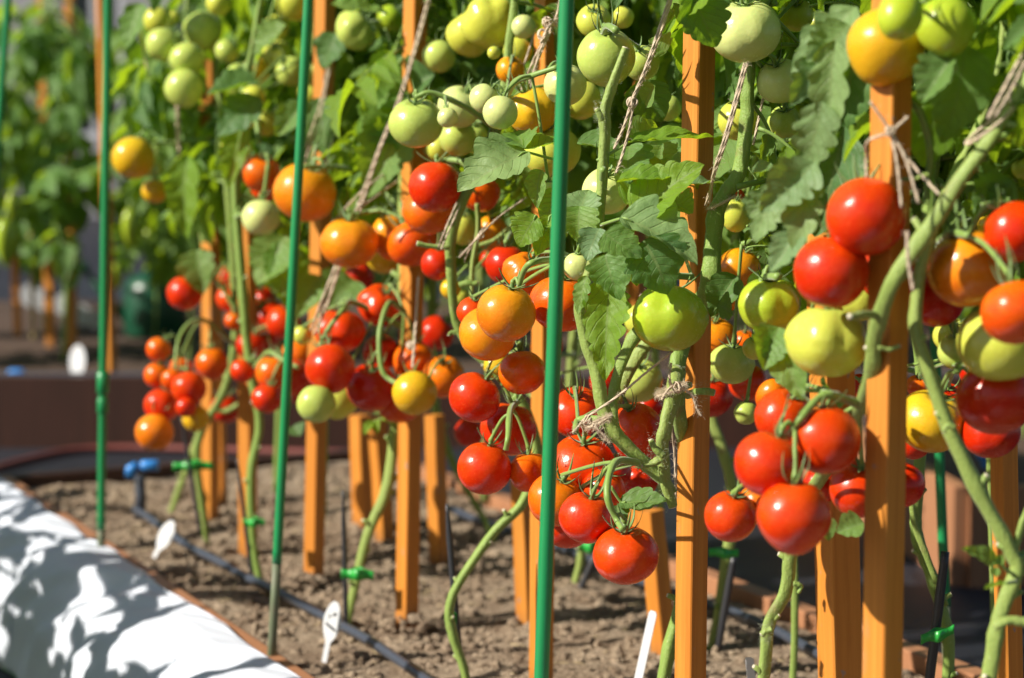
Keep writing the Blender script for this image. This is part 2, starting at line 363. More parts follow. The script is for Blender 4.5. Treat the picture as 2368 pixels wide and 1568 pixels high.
# ---------------------------------------------------------------- stakes
def stake(xb, yb, xt, yt, Y, wpx, ratio, label, name='wooden_stake', z0=None, side=None, mat='stake', group='orange wooden stakes tied to the tomato plants'):
    """(xb,yb)-(xt,yt): centre line in the reference picture; ratio = share of the width that is the sunlit face"""
    if Y is None: Y = G(xb, yb).y
    a, b = P(xb, yb, Y), P(xt, yt, Y); d = (b-a).normalized()
    zb = -.05 if z0 is None else z0
    base = a + d*((zb - a.z)/d.z); top = a + d*((1.34 - a.z)/d.z) if yt < 60 else b
    th = math.atan2(ratio, 1-ratio); al = (xb-CX)/F
    sd = side or wpx*PX(Y)/(math.cos(th)+math.sin(th))
    L = (top-base).length; me = bpy.data.meshes.new(name)
    h = sd/2; c = h*.9; ring = [(-h,-c),(-c,-h),(c,-h),(h,-c),(h,c),(c,h),(-c,h),(-h,c)]; vs = []; fs = []; nz = 24
    for i in range(nz+1):
        z = L*i/nz; bx, by = .0004*math.sin(i*.7+xb), .0004*math.cos(i*.5+xb)
        vs += [(x+bx, y+by, z) for x, y in ring]
    for i in range(nz):
        for k in range(8): fs.append((i*8+k, i*8+(k+1) % 8, i*8+8+(k+1) % 8, i*8+8+k))
    fs += [tuple(range(8))[::-1], tuple(nz*8+k for k in range(8))]
    me.from_pydata(vs, [], fs); me.materials.append(M[mat]); me.update()
    o = bpy.data.objects.new(name, me); col.objects.link(o)
    q = Vector((0,0,1)).rotation_difference(d).to_matrix().to_4x4()
    o.matrix_world = Matrix.Translation(base) @ q @ Matrix.Rotation(th-al, 4, 'Z')
    CLEAR_ST.append((xb, yb, xt, yt, Y, wpx))
    return tag(o, label, 'stake', group)
CLEAR_ST = []
stake(2040, 1568, 2065, 0, 2.15, 98, .53, 'thickest nearest stake at the right with leaf-shaped patches of sun on its shaded face')
stake(1944, 1568, 1915, 540, 2.42, 110, .37, 'wide stake leaning just left of the thickest stake, its top hidden by a red truss')
stake(1596, 1568, 1618, 0, 2.74, 78, .50, 'tall straight stake right of the middle, with knotted twine on the stem beside it')
stake(1535, 1500, 1505, 1180, None, 64, .48, 'stake standing behind the lowest ripe tomato, left of the tall straight one')
stake(1216, 1432, 1202, 1100, None, 36, .62, 'thin sunlit stake touching the left side of the stake behind the nearest green pole', side=.026)
stake(1251, 1568, 1264, 0, 3.3, 60, .44, 'stake running up directly behind the nearest green pole')
stake(941, 1446, 961, 0, None, 57, .46, 'stake with its foot clear on bare soil, right of the stem with flat green clip')
stake(725, 1342, 752, 0, None, 50, .52, 'stake left of the grey support spike, its foot sunk in a small mound of soil')
stake(840, 1213, 832, 960, None, 54, .48, 'stake just behind and left of the one with its foot on clear bare soil')
stake(890, 1242, 872, 960, None, 48, .42, 'leaning stake half hidden behind the slanting stem below the yellow tomato')
stake(1016, 1297, 1004, 960, None, 50, .52, 'pale stake just right of the stake with its clear foot on bare soil')
stake(573, 1273, 571, 500, None, 46, .60, 'blurred stake behind the two crossing stems of the left truss')
stake(486, 1192, 487, 560, None, 44, .52, 'blurred stake right of the leftmost truss of small red tomatoes')
stake(482, 250, 478, 110, 4.9, 40, .75, 'short glimpse of a pale orange stake between green tomatoes at the upper left')
stake(2335, 1568, 2318, 900, 2.55, 66, .45, 'wooden stake cut by the right edge of the photo')
stake(1473, 600, 1470, 0, 4.4, 50, .50, 'stake seen only at the top edge between two plants, right of the nearest green pole')
stake(42, 777, 34, 590, None, 20, .7, 'far blurred stake nearest the left edge of the photo', group='far stakes on the back bed')
stake(118, 798, 95, 0, None, 26, .7, 'far blurred stake second from the left edge', group='far stakes on the back bed')
stake(166, 816, 160, 0, None, 26, .7, 'far blurred stake ending behind the round white tag', group='far stakes on the back bed')
stake(259, 865, 234, 0, None, 24, .3, 'far blurred stake just right of and behind the second green pole', group='far stakes on the back bed')
stake(78, 780, 70, 500, None, 13, .6, 'far pale cane between the two leftmost stakes', 'garden_cane', mat='tape', group='far stakes on the back bed')
# ---------------------------------------------------------------- green poles
def pole(xb, yb, xt, yt, Y, wpx, label, joint=None, dirt=.12, top=1.5):
    if Y is None: Y = G(xb, yb).y
    a, b = P(xb, yb, Y), P(xt, yt, Y); d = (b-a).normalized(); base = a + d*((-.1-a.z)/d.z); tp = a + d*((top-a.z)/d.z)
    t = empty('garden_pole', (base.x, base.y, 0)); tag(t, label, 'pole', 'green plastic coated poles along the bed edge'); r = wpx*PX(Y)/2
    z = lambda h: a + d*((h-a.z)/d.z)
    m = MB(); pts = [z(dirt + (top-dirt)*i/60) for i in range(61)]
    m.tube(pts, [r*(1.0 if i % 12 else 1.05) for i in range(61)], 20); m.build('shaft', M['pole'], t)
    m = MB(); m.tube([base, z(dirt*.6), z(dirt-.0005)], r*.97, 16); m.build('soiled_foot', M['pole_dirty'], t)
    if joint:
        m = MB(); q = P(joint[0], joint[1], Y); h = q.z
        m.tube([z(h+.022), z(h+.020), z(h-.020), z(h-.022)], [r*1.1, r*1.5, r*1.5, r*1.1], 16)
        m.tube([z(h-.030), z(h-.032), z(h-.06), z(h-.062)], [r*1.1, r*1.35, r*1.35, r*1.1], 16); m.build('joint', M['pole'], t)
    CLEAR_ST.append((xb, yb, xt, yt, Y, wpx)); return t
pole(1252, 1568, 1311, 0, 2.36, 35, 'thickest nearest green pole crossing the whole photo, in front of the orange tomatoes')
pole(627, 1540, 713, 0, None, 22, 'green pole standing in soil beside the white fleece, second nearest', dirt=.17)
pole(233, 1292, 249, 0, None, 19, 'green pole with a coupling ring low down, at the left end of the fleece', joint=(240, 885), dirt=.06)
pole(-62, 1120, 14, 60, 5.15, 17, 'green pole cut by the top left corner of the photo')
pole(2186, 1400, 2172, 1040, 3.35, 24, 'green pole behind the right stems, in front of the terracotta plank bed', top=1.3)
# ================================================================ mesh libraries (unit size)
def tomato_mesh(name, lobes=0, amp=0, flat=.88, dim=.16, seed=0, tall=0, heart=0):
    nu, nv = 30, 44; vs = []; fs = []; rr = random.Random(seed); ph = rr.random()*6
    for i in range(nu+1):
        th = math.pi*i/nu
        for j in range(nv):
            a = 2*math.pi*j/nv; s = math.sin(th)
            k = 1 + amp*(abs(math.cos((lobes*a+ph)/2))-.6)*(s**1.2)*(1.15 if th < math.pi/2 else .55) if lobes else 1
            nz = .03*noise.noise(Vector((s*math.cos(a), s*math.sin(a), math.cos(th)))*1.3 + Vector((seed*5, 0, 0)))
            k += nz; z = math.cos(th)*flat*(1+tall) ; x, y = s*k*math.cos(a), s*k*math.sin(a)
            if heart and z < 0: x *= 1 - heart*(-z)**1.5; y *= 1 - heart*(-z)**1.5
            z -= dim*math.exp(-(s/.30)**2)*(th < 1.57) * (1 + (1.6*amp*math.cos(lobes*a+ph) if lobes else 0))
            z += .035*math.exp(-(s/.22)**2)*(th > 1.57)
            vs.append((x, y, z))
    for i in range(nu):
        for j in range(nv): fs.append((i*nv+j, (i+1)*nv+j, (i+1)*nv+(j+1) % nv, i*nv+(j+1) % nv))
    me = bpy.data.meshes.new(name); me.from_pydata(vs, [], fs); me.update(); me.polygons.foreach_set('use_smooth', [True]*len(me.polygons)); return me
SH = {'r': [(0,0,.93,.13), (0,0,.90,.15), (7,.02,.92,.15)], 'o': [(6,.035,.82,.18), (0,0,.84,.2), (8,.03,.80,.18)],
      'l': [(5,.16,.80,.22), (6,.13,.80,.22)], 'd': [(2,.22,.86,.2), (3,.2,.86,.2)], 't': [(0,0,1.12,.10), (0,0,1.2,.08)], 'h': [(0,0,.98,.16)]}
_tmc = {}
def tom_mesh(shape, matk, idx):
    v = SH[shape]; k = (shape, matk, idx % len(v))
    if k not in _tmc:
        p = v[idx % len(v)]; me = tomato_mesh('tomato', p[0], p[1], p[2], p[3], hash_(k), heart=.22 if shape == 'h' else 0); me.materials.append(TM[matk]); _tmc[k] = me
    return _tmc[k]
def hash_(k): return sum(ord(c)*(i+3) for i, c in enumerate(str(k))) % 97
def calyx_mesh(seed, curl):
    rr = random.Random(seed); m = MB(); n = rr.choice((5, 5, 6))
    for k in range(n):
        a = 2*math.pi*(k + rr.uniform(-.15, .15))/n; L = rr.uniform(.55, .8); cu = curl*rr.uniform(.6, 1.3); pts = []; W = []
        for i in range(8):
            u = i/7; rad = .04 + L*u*(1 - .35*cu*u); z = .74 + .10*math.sin(u*2.2) + cu*.55*u**2.2 - .06*u
            pts.append(Vector((rad*math.cos(a + .25*cu*u*u), rad*math.sin(a + .25*cu*u*u), z + .03))); W.append(.052*(1-u)**.6*(1.0 if i else .8) + .007)
        t = Vector((-math.sin(a), math.cos(a), 0)); vs = []; fs = []
        for p, w_ in zip(pts, W): vs += [p - t*w_ + Vector((0,0,.02)), p - Vector((0,0,.012)), p + t*w_ + Vector((0,0,.02)), p + Vector((0,0,.018))]
        for i in range(7):
            for q in range(4): fs.append((i*4+q, i*4+(q+1) % 4, i*4+4+(q+1) % 4, i*4+4+q))
        m.add(vs, fs)
    m.tube([(0,0,.72), (0,0,.80), (.01,0,.88), (.02,.01,.98)], [.10, .075, .06, .055], 8)
    me = bpy.data.meshes.new('calyx'); me.from_pydata(m.v, [], m.f); me.update(); me.polygons.foreach_set('use_smooth', [True]*len(me.polygons)); me.materials.append(M['calyx']); return me
CAL = [calyx_mesh(k, c) for k, c in enumerate((.9, 1.4, 1.9, .5, 1.6, 1.1))]

def leaflet(m_v, m_f, m_uv, L, W, T, rng, nu=16, nv=2, teeth=5, fold=.25, droop=.25, quilt=.03, depth=.30):
    """adds one serrated, quilted leaflet; T maps its local frame (y = midrib, z = up)"""
    n0 = len(m_v); ph = rng.random()*6; tw = rng.uniform(-.5, .5); bend = rng.uniform(-.15, .15); fold = fold*rng.uniform(.5, 1.6); droop = droop*rng.uniform(.2, 2.0)
    asym = rng.uniform(-.12, .12); lob = [rng.uniform(.35, 1.25) for _ in range(24)]; wob = rng.uniform(.05,.16); teeth = max(2, teeth - 1)
    for i in range(nu+1):
        u = i/nu; base = (math.sin(math.pi*min(1, u**.72*.99+.01))**.75) * (1 - .25*u)
        for j in range(-nv, nv+1):
            q = abs(j)/nv; side = 1 if j > 0 else -1
            tt = (u + wob*math.sin(u*6.3+ph+side)*.4)*teeth + .35*(side > 0) + 3; fr = tt % 1.0; dp = depth*lob[int(tt) + (9 if side > 0 else 0)]*1.25
            ed_ = 1 - math.sin(math.pi*min(.999, max(.001, fr))**1.35)**.55; tooth = 1 - dp*ed_*(q**2)*(1 if u < .86 else .3)
            wd = W*.5*base*(1+asym*side)*(tooth if 0 < i < nu else 1)
            x = side*q*wd if j else 0
            y = L*u + L*.055*q*q*base - L*.03
            z = abs(x)*fold*1.2 - droop*L*u*u + quilt*.55*L*math.sin(math.pi*2*(u*teeth*1.35 - q*.9 + wob*5*u*u) + .5 + side)*q*(1.2-q) + quilt*1.5*L*noise.noise(Vector((x/L*7, u*8, ph)))*min(1, q*3) + L*.05*noise.noise(Vector((x/L*3, u*2.5, ph+5))) + .02*L*math.sin(u*9+ph)*q*side
            a = tw*u; x2 = x*math.cos(a) - z*math.sin(a)*.3 + bend*L*u*u; z2 = z + x*math.sin(a)
            m_v.append(T @ Vector((x2, y, z2))); m_uv.append((u, .5 + .5*q*side))
    r = 2*nv+1
    for i in range(nu):
        for j in range(2*nv): m_f.append((n0+i*r+j, n0+i*r+j+1, n0+(i+1)*r+j+1, n0+(i+1)*r+j))
def frame(o, y, z):
    y = y.normalized(); x = y.cross(z).normalized(); z = x.cross(y)
    return Matrix(((x.x,y.x,z.x,o.x),(x.y,y.y,z.y,o.y),(x.z,y.z,z.z,o.z),(0,0,0,1)))
def mesh_uv(name, v, f, uv, mats, mi=None, smooth=True):
    me = bpy.data.meshes.new(name); me.from_pydata(v, [], f); me.update(); ul = me.uv_layers.new(name='UVMap')
    li = np.zeros(len(me.loops), dtype=np.int32); me.loops.foreach_get('vertex_index', li)
    arr = np.array(uv, dtype=np.float32)[li].ravel(); ul.data.foreach_set('uv', arr)
    for m in mats: me.materials.append(m)
    if mi: me.polygons.foreach_set('material_index', mi)
    me.polygons.foreach_set('use_smooth', [smooth]*len(me.polygons)); return me
def compound(seed, L=1.0, npairs=3, nu=14, nv=2, droop=.55, mat='leaf', lw=.5, fine=False):
    """one compound tomato leaf of length L: rachis + terminal + pairs of leaflets; returns v, f, uv, mi"""
    rng = random.Random(seed); v, f, uv = [], [], []
    def rp(u): return Vector((.05*math.sin(u*3+seed)*L, L*(u - .18*u*u*droop), -droop*L*.55*u**2.0 + .03*L*u))
    def rt(u): return (rp(u+.02)-rp(u)).normalized()
    Lt = L*.42
    leaflet(v, f, uv, Lt, Lt*.66, frame(rp(.70), rt(.70), Vector((0,0,1))), rng, nu+4, nv, 6, depth=.33, fold=.4)
    for k in range(npairs):
        u = .66 - k*.20 + rng.uniform(-.03, .03); Ls = L*(.34 - .045*k)*rng.uniform(.85, 1.1)
        for s in (-1, 1):
            a = s*rng.uniform(.85, 1.25); t = rt(u); d = Matrix.Rotation(-a, 3, 'Z') @ t; d.z = t.z*.6 - rng.uniform(.05, .5)
            z = Vector((0,0,1)) + d*.2 + Vector((rng.uniform(-.4,.4), rng.uniform(-.4,.4), 0))
            o = rp(u) + d.normalized()*Ls*.10
            leaflet(v, f, uv, Ls, Ls*rng.uniform(.5, .68), frame(o, d, z), rng, nu, nv, 5, depth=.31, fold=.4)
        if k < npairs-1 or fine:
            for s in (-1, 1):
                u2 = u - .09; Ls2 = L*rng.uniform(.07, .13); a = s*1.2; d = Matrix.Rotation(-a, 3, 'Z') @ rt(u2); d.z -= .2
                leaflet(v, f, uv, Ls2, Ls2*.75, frame(rp(u2), d, Vector((0,0,1))), rng, 6, 1, 2)
    nl = len(f); mb = MB(); pts = [rp(i/14*.74) for i in range(15)]
    mb.tube(pts, [L*(.016 - .011*i/14) for i in range(15)], 6)
    n0 = len(v); v += [Vector(p) for p in mb.v]; f += [tuple(i+n0 for i in q) for q in mb.f]; uv += [(.0, .5)]*len(mb.v)
    return v, f, uv, [0]*nl + [1]*len(mb.f)
LEAVES = {}
for mk in ('leaf', 'leaf_dark', 'leaf_young'):
    LEAVES[mk] = []
    for k in range(7 if mk == 'leaf' else 4):
        v, f, uv, mi = compound(100 + k*7 + hash_(mk), 1.0, 3, 12, 2, (.35, .8, 1.2, .55, 1.0, 1.5, .7)[k])
        me = mesh_uv('leaf', v, f, uv, [M[mk], M['stalk']], mi); LEAVES[mk].append((me, np.array([tuple(p) for p in v[::9]])))
# ================================================================ plants
PLANTS = {}; KEYS = {}
STEMPTS = []         # (x, y, r, Y) discs that leaves must keep clear of
def w3(p, Y): return P(p[0], p[1], p[2] if len(p) > 2 else Y)
def knobby(pts, rad, seed, amt=.10):
    n = len(pts); rr = random.Random(seed); out = []; nodes = [rr.randrange(n) for _ in range(max(2, n//14))]
    for i, r in enumerate(rad):
        k = 1 + amt*noise.noise(Vector((i*.35, seed*3.3, 0))) ;
        for q in nodes: k = max(k, 1 + .16*math.exp(-((i-q)/1.4)**2))
        out.append(r*k)
    return out
def ridged(m, pts, rad, seed, seg=14):
    n0 = len(m.v); m.tube(pts, rad, seg)
    rr = random.Random(seed); k1 = rr.random()*6
    for i in range(len(pts)):
        c = pts[i]
        for k in range(seg):
            v = Vector(m.v[n0+i*seg+k]); s = 1 + .10*math.sin(3*2*math.pi*k/seg + k1 + i*.03); m.v[n0+i*seg+k] = tuple(c + (v-c)*(s + .09*noise.noise(v*90)))
def stem(plant, name, pts, Y, rpx, seed=None, clear=True, ends=False):
    seed = seed if seed is not None else hash_((name, tuple(pts[0])))
    pp = smooth_path([w3(p, Y) for p in pts], 8); n = len(pp)
    pp = [p + Vector((noise.noise(Vector((i*.13, seed, 0))), 0, noise.noise(Vector((i*.13, seed, 9)))))*.0016 for i, p in enumerate(pp)]
    rad = knobby(pp, [r*PX(p.y)*.82*{'F': .74, 'D': .84, 'C': .86, 'B': .86, 'A': .84, 'H': .92, 'E': .95}.get(KEYS.get(plant.name, ''), 1) for p, r in zip(pp, lerp_list(list(rpx) if hasattr(rpx, '__len__') else [rpx, rpx], n))], seed)
    m = MB(); ridged(m, pp, rad, seed); o = m.build(name, M['stem'], plant)
    if ends:       # pale cut face
        for e, q in ((-1, -2),):
            m = MB(); d = (pp[e]-pp[q]).normalized(); m.tube([pp[e]-d*.001, pp[e]+d*.0012], rad[e]*.86, 12); c = m.build('cut_end', M['cut'], None, origin=o.parent.location); c.parent = o; c.location = (0,0,0)
    if clear:
        A = np.array([tuple(p) for p in pp]); x, y, Yd = proj(A)
        for i in range(0, n, 3):
            if -50 < y[i] < 1600: STEMPTS.append((x[i], y[i], rad[i]/PX(Yd[i])*.9, Yd[i]))
    return pp, rad, o
def plant(key, label, main, Y, rpx, cat='tomato plant', group='staked tomato plants in the near bed'):
    Yb = main[0][2] if len(main[0]) > 2 else Y; b = w3(main[0], Y)
    root = empty('tomato_plant', (b.x, b.y, 0)); KEYS[root.name] = key; tag(root, label, cat, group)
    pp, rad, o = stem(root, 'main_stem', main, Y, rpx); PLANTS[key] = dict(root=root, path=pp, Y=Y, rad=rad, main=o)
    if key[0] != 'Z':      # scars and short stubs where leaves and side shoots were pruned off
        rr = random.Random(hash_(key)*7+1); acc = rr.uniform(.02, .06); sgn = 1
        for i in range(1, len(pp)-1):
            acc -= (pp[i]-pp[i-1]).length
            if acc > 0 or not (.06 < pp[i].z < (1.05 if key in 'FH' else .62)): continue
            acc = rr.uniform(.045, .085); sgn = -sgn; t = (pp[i+1]-pp[i-1]).normalized(); d = (Vector((sgn*rr.uniform(.7,1), rr.uniform(-.9,.3), 0)) + t*rr.uniform(.3,.9)).normalized(); r0 = rad[i]; L = rr.uniform(.3, 1.3)*r0
            a = pp[i] + d*r0*.6; m = MB(); m.tube([a - t*r0*.3, a + d*r0*.35, a + d*(r0*.5+L)], [r0*.62, r0*.48, r0*.38], 10); s_ = m.build('pruned_stub', M['stem'], root)
            m = MB(); e = a + d*(r0*.5+L); m.tube([e - d*.0008, e + d*.0008], r0*.33, 8); c_ = m.build('cut_end', M['cut'], None, origin=root.location); c_.parent = s_; c_.location = (0,0,0)
    return root
def side(key, name, pts, Y, rpx, ends=False): return stem(PLANTS[key]['root'], name, pts, Y, rpx, ends=ends)
def gb(x, y): return G(x, y).y
plant('A', 'leftmost plant of the near bed, small red tomato trusses low on its thin stem', [(480,1275),(470,1180),(455,1060),(472,985),(520,900),(545,780),(540,620),(525,400),(505,200),(490,-60),(480,-250)], 4.42, (9,12,12,13,14,13,11,9,8))
side('A', 'side_stem', [(497,948),(525,950),(552,935)], 4.42, (10,10,8))
side('A', 'side_stem', [(545,655),(520,610),(500,640)], 4.42, (6,5,4))
plant('K', 'blurred tomato plant with a short pale lower stem behind the leftmost green clip', [(392,1195),(412,1140),(440,1060),(475,960),(500,800),(470,560),(440,300),(430,100),(440,-150),(440,-260)], 4.85, (8,9,8,8,8,7,6,5))
plant('B', 'tomato plant clipped low down beside a black spike, left of the second green pole', [(606,1368),(585,1250),(580,1100),(600,985),(580,860),(570,780),(560,650),(549,520),(545,400),(556,250),(590,80),(610,-60),(620,-250)], 4.07, (12,14,14,15,15,15,14,12,9,8))
plant('C', 'tomato plant whose slanting lower stem is clipped flat to a grey spike', [(803,1462),(815,1385),(850,1240),(895,1130),(915,990),(935,850),(937,700),(932,560),(935,400),(950,100),(955,-80),(960,-260)], 3.73, (14,15,17,18,20,20,18,16,14,10))
side('C', 'pruned_stub', [(885,1150),(905,1140),(912,1132)], 3.73, (7,7,6), True)
side('C', 'leaf_sprig_stalk', [(912,990),(890,970),(862,975)], 3.72, (5,4,3))
plant('D', 'tomato plant with a bowed pale stem leaning right from its green clip', [(1085,1640),(1078,1568),(1048,1470),(1040,1405),(1072,1330),(1140,1235),(1210,1160),(1242,1060),(1215,950),(1150,865),(1082,800),(1052,730),(1042,620),(1042,555),(1062,480),(1105,390),(1142,310),(1165,230),(1180,90),(1195,-60),(1200,-280)], 3.2, (13,15,16,15,16,17,17,15,14,15,17,19,20,18,15,13,10))
side('D', 'pruned_stub', [(1040,572),(1005,570),(965,563)], 3.18, (9,8,8), True)
side('D', 'pruned_stub', [(1062,660),(1085,655),(1105,655)], 3.18, (10,9,8), True)
side('D', 'pruned_stub', [(1055,770),(1046,768),(1038,775)], 3.18, (8,7,6), True)
side('D', 'side_stem', [(1090,700),(1092,620),(1105,540),(1103,470)], 3.28, (8,9,8))
side('D', 'side_stem', [(1102,570),(1150,550),(1215,490)], 3.3, (7,6,5))
plant('E', 'tomato plant in sharp focus with hairy stems tied by twine to the tall middle stake', [(1505,1720,2.84),(1540,1540,2.85),(1568,1420,2.86),(1592,1280,2.86),(1590,1100,2.80),(1566,930,2.70),(1568,830,2.70),(1600,740,2.74),(1640,660),(1650,560),(1662,480),(1708,400),(1726,300),(1730,210),(1738,120),(1765,20),(1780,-80),(1790,-270)], 2.66, (20,20,20,20,22,25,28,26,24,22,20,18,16,14,12))
side('E', 'side_stem', [(1566,860,2.68),(1556,915,2.62),(1538,985),(1530,1040),(1538,1110),(1556,1172)], 2.6, (25,24,20,20,18,14), True)
side('E', 'pruned_stub', [(1534,1055),(1517,1040),(1505,1018)], 2.58, (12,10,9), True)
side('E', 'pruned_stub', [(1530,1062),(1508,1072),(1486,1078)], 2.58, (12,10,7), True)
side('E', 'side_stem', [(1590,915,2.66),(1620,905),(1650,908)], 2.6, (10,10,11), True)
side('E', 'side_stem', [(1556,1140),(1520,1095),(1478,1058),(1430,1010),(1398,950),(1380,860),(1352,780),(1342,700),(1370,600),(1388,480),(1396,330),(1400,250),(1415,200),(1446,112)], 2.62, (16,20,21,21,21,20,18,16,14,14,16,16,14,13), True)
side('E', 'side_stem', [(1425,1000),(1418,935),(1428,870),(1460,790),(1500,735)], 2.72, (15,16,16,18,18))
side('E', 'side_stem', [(1425,930),(1450,870),(1500,790),(1545,740)], 2.86, (18,18,18,16))
side('E', 'pruned_stub', [(1392,280),(1385,262),(1380,252)], 2.6, (8,8,7), True)
plant('F', 'tomato plant with the thickest stem, rising diagonally to the top right corner', [(1740,1980),(1752,1700),(1768,1540),(1776,1450),(1812,1375),(1828,1280),(1845,1190),(1905,1090,2.36),(1978,960,2.22),(2018,860,2.15),(2024,770,2.12),(2072,640,2.08),(2150,530,2.08),(2225,410,2.08),(2300,310,2.08),(2372,190,2.08),(2440,20,2.1),(2460,-260,2.1)], 2.42, (22,24,24,24,26,26,26,27,28,30,30,27,22,18,14))
side('F', 'pruned_stub', [(2020,728,2.10),(1990,728,2.08),(1966,732,2.06)], 2.1, (16,14,13), True)
side('F', 'pruned_stub', [(2030,805,2.12),(2055,808,2.12),(2080,800,2.12)], 2.1, (10,9,8), True)
side('F', 'pruned_stub', [(1785,1455),(1770,1460),(1762,1468)], 2.4, (12,12,11), True)
side('F', 'pruned_stub', [(1835,1350),(1852,1355),(1846,1372)], 2.4, (10,9,6))
side('F', 'side_stem', [(2140,520,2.12),(2146,430),(2150,330),(2122,250),(2070,218),(2020,205)], 2.16, (13,13,14,16,13,11))
side('F', 'pruned_stub', [(2148,405),(2120,412),(2080,415)], 2.14, (9,8,7), True)
plant('G', 'tomato plant with twin ribbed stems beside the black spike and green tape at the right', [(2165,1820),(2185,1620),(2192,1480),(2155,1340),(2118,1235),(2122,1120),(2130,1000),(2128,850),(2120,700),(2160,400),(2200,100),(2210,-80),(2210,-300)], 2.9, (16,16,17,17,17,15,14,13,12,10))
side('G', 'side_stem', [(2188,1400),(2145,1290),(2112,1200),(2105,1130)], 2.88, (8,9,8,6))
plant('H', 'tomato plant forking in front of the stake cut by the right edge', [(2262,2000),(2280,1700),(2292,1540),(2312,1430),(2352,1320),(2335,1270),(2262,1130),(2200,1000),(2150,860),(2118,760),(2128,640),(2160,520),(2220,380,2.3),(2300,200,2.3),(2330,-60,2.3),(2330,-300,2.3)], 2.12, (26,26,24,22,22,24,22,20,19,18,16,12,10))
side('H', 'side_stem', [(2342,1290),(2358,1230),(2385,1160)], 2.12, (12,12,12))
side('H', 'pruned_stub', [(2208,990),(2190,985),(2183,998)], 2.1, (9,8,7), True)
side('H', 'pruned_stub', [(2300,1450),(2340,1435),(2375,1440)], 2.08, (15,14,14))
plant('I', 'tomato plant with its base bound in green tape just right of the tall middle stake', [(1645,1508),(1662,1420),(1680,1290),(1698,1160),(1672,1040),(1640,930),(1650,750),(1700,560),(1740,300),(1800,50),(1810,-260)], 3.58, (15,15,16,15,13,12,11,10,8))
plant('J', 'tomato plant behind the lowest ripe tomatoes with green tape round its short visible base', [(1330,1352),(1345,1270),(1330,1120),(1320,900),(1330,700),(1310,400),(1330,100),(1330,-260)], 4.05, (10,11,11,14,14,12,10,8))
plant('L', 'tomato plant with a thick pale stem passing behind the round amber tomato left of centre', [(735,1312),(745,1150),(750,900),(745,720),(738,560),(728,300),(730,60),(730,-250)], 4.3, (10,12,15,16,16,13,10))
plant('N', 'tomato plant with a blurred pale stem right of the yellow tomato below the knotted twine', [(1150,1262),(1120,1200),(1040,1050),(1002,900),(998,720),(1010,500),(1015,250),(1020,40),(1020,-250)], 4.5, (9,9,12,14,14,12,10,8))
# plants farther back in the same bed, seen only as foliage over the front ones
for k, (x, Yb, lab) in enumerate([(640, 5.0, 'leafy tomato plant filling the gap behind the second green pole'), (870, 4.95, 'dark leafy tomato plant in the shade left of the long slanting twine'),
        (1120, 4.9, 'leafy tomato plant behind the cluster of pale green tomatoes at the top'), (1520, 3.9, 'leafy tomato plant filling the space between the two middle stakes'),
        (1830, 3.2, 'leafy tomato plant behind the large grey green leaves right of the middle stake'), (2290, 3.1, 'leafy tomato plant in the dark top right corner'), (1960, 4.0, 'deep green tomato plant glimpsed behind the thickest stake')]):
    yb = HZ + F*CAMZ/Yb*.99
    plant('Z%d' % k, lab, [(x, yb), (x+8, yb-300), (x-10, 600), (x+15, 300), (x, 0), (x, -260)], Yb, (10,10,9,8), group='staked tomato plants in the near bed')
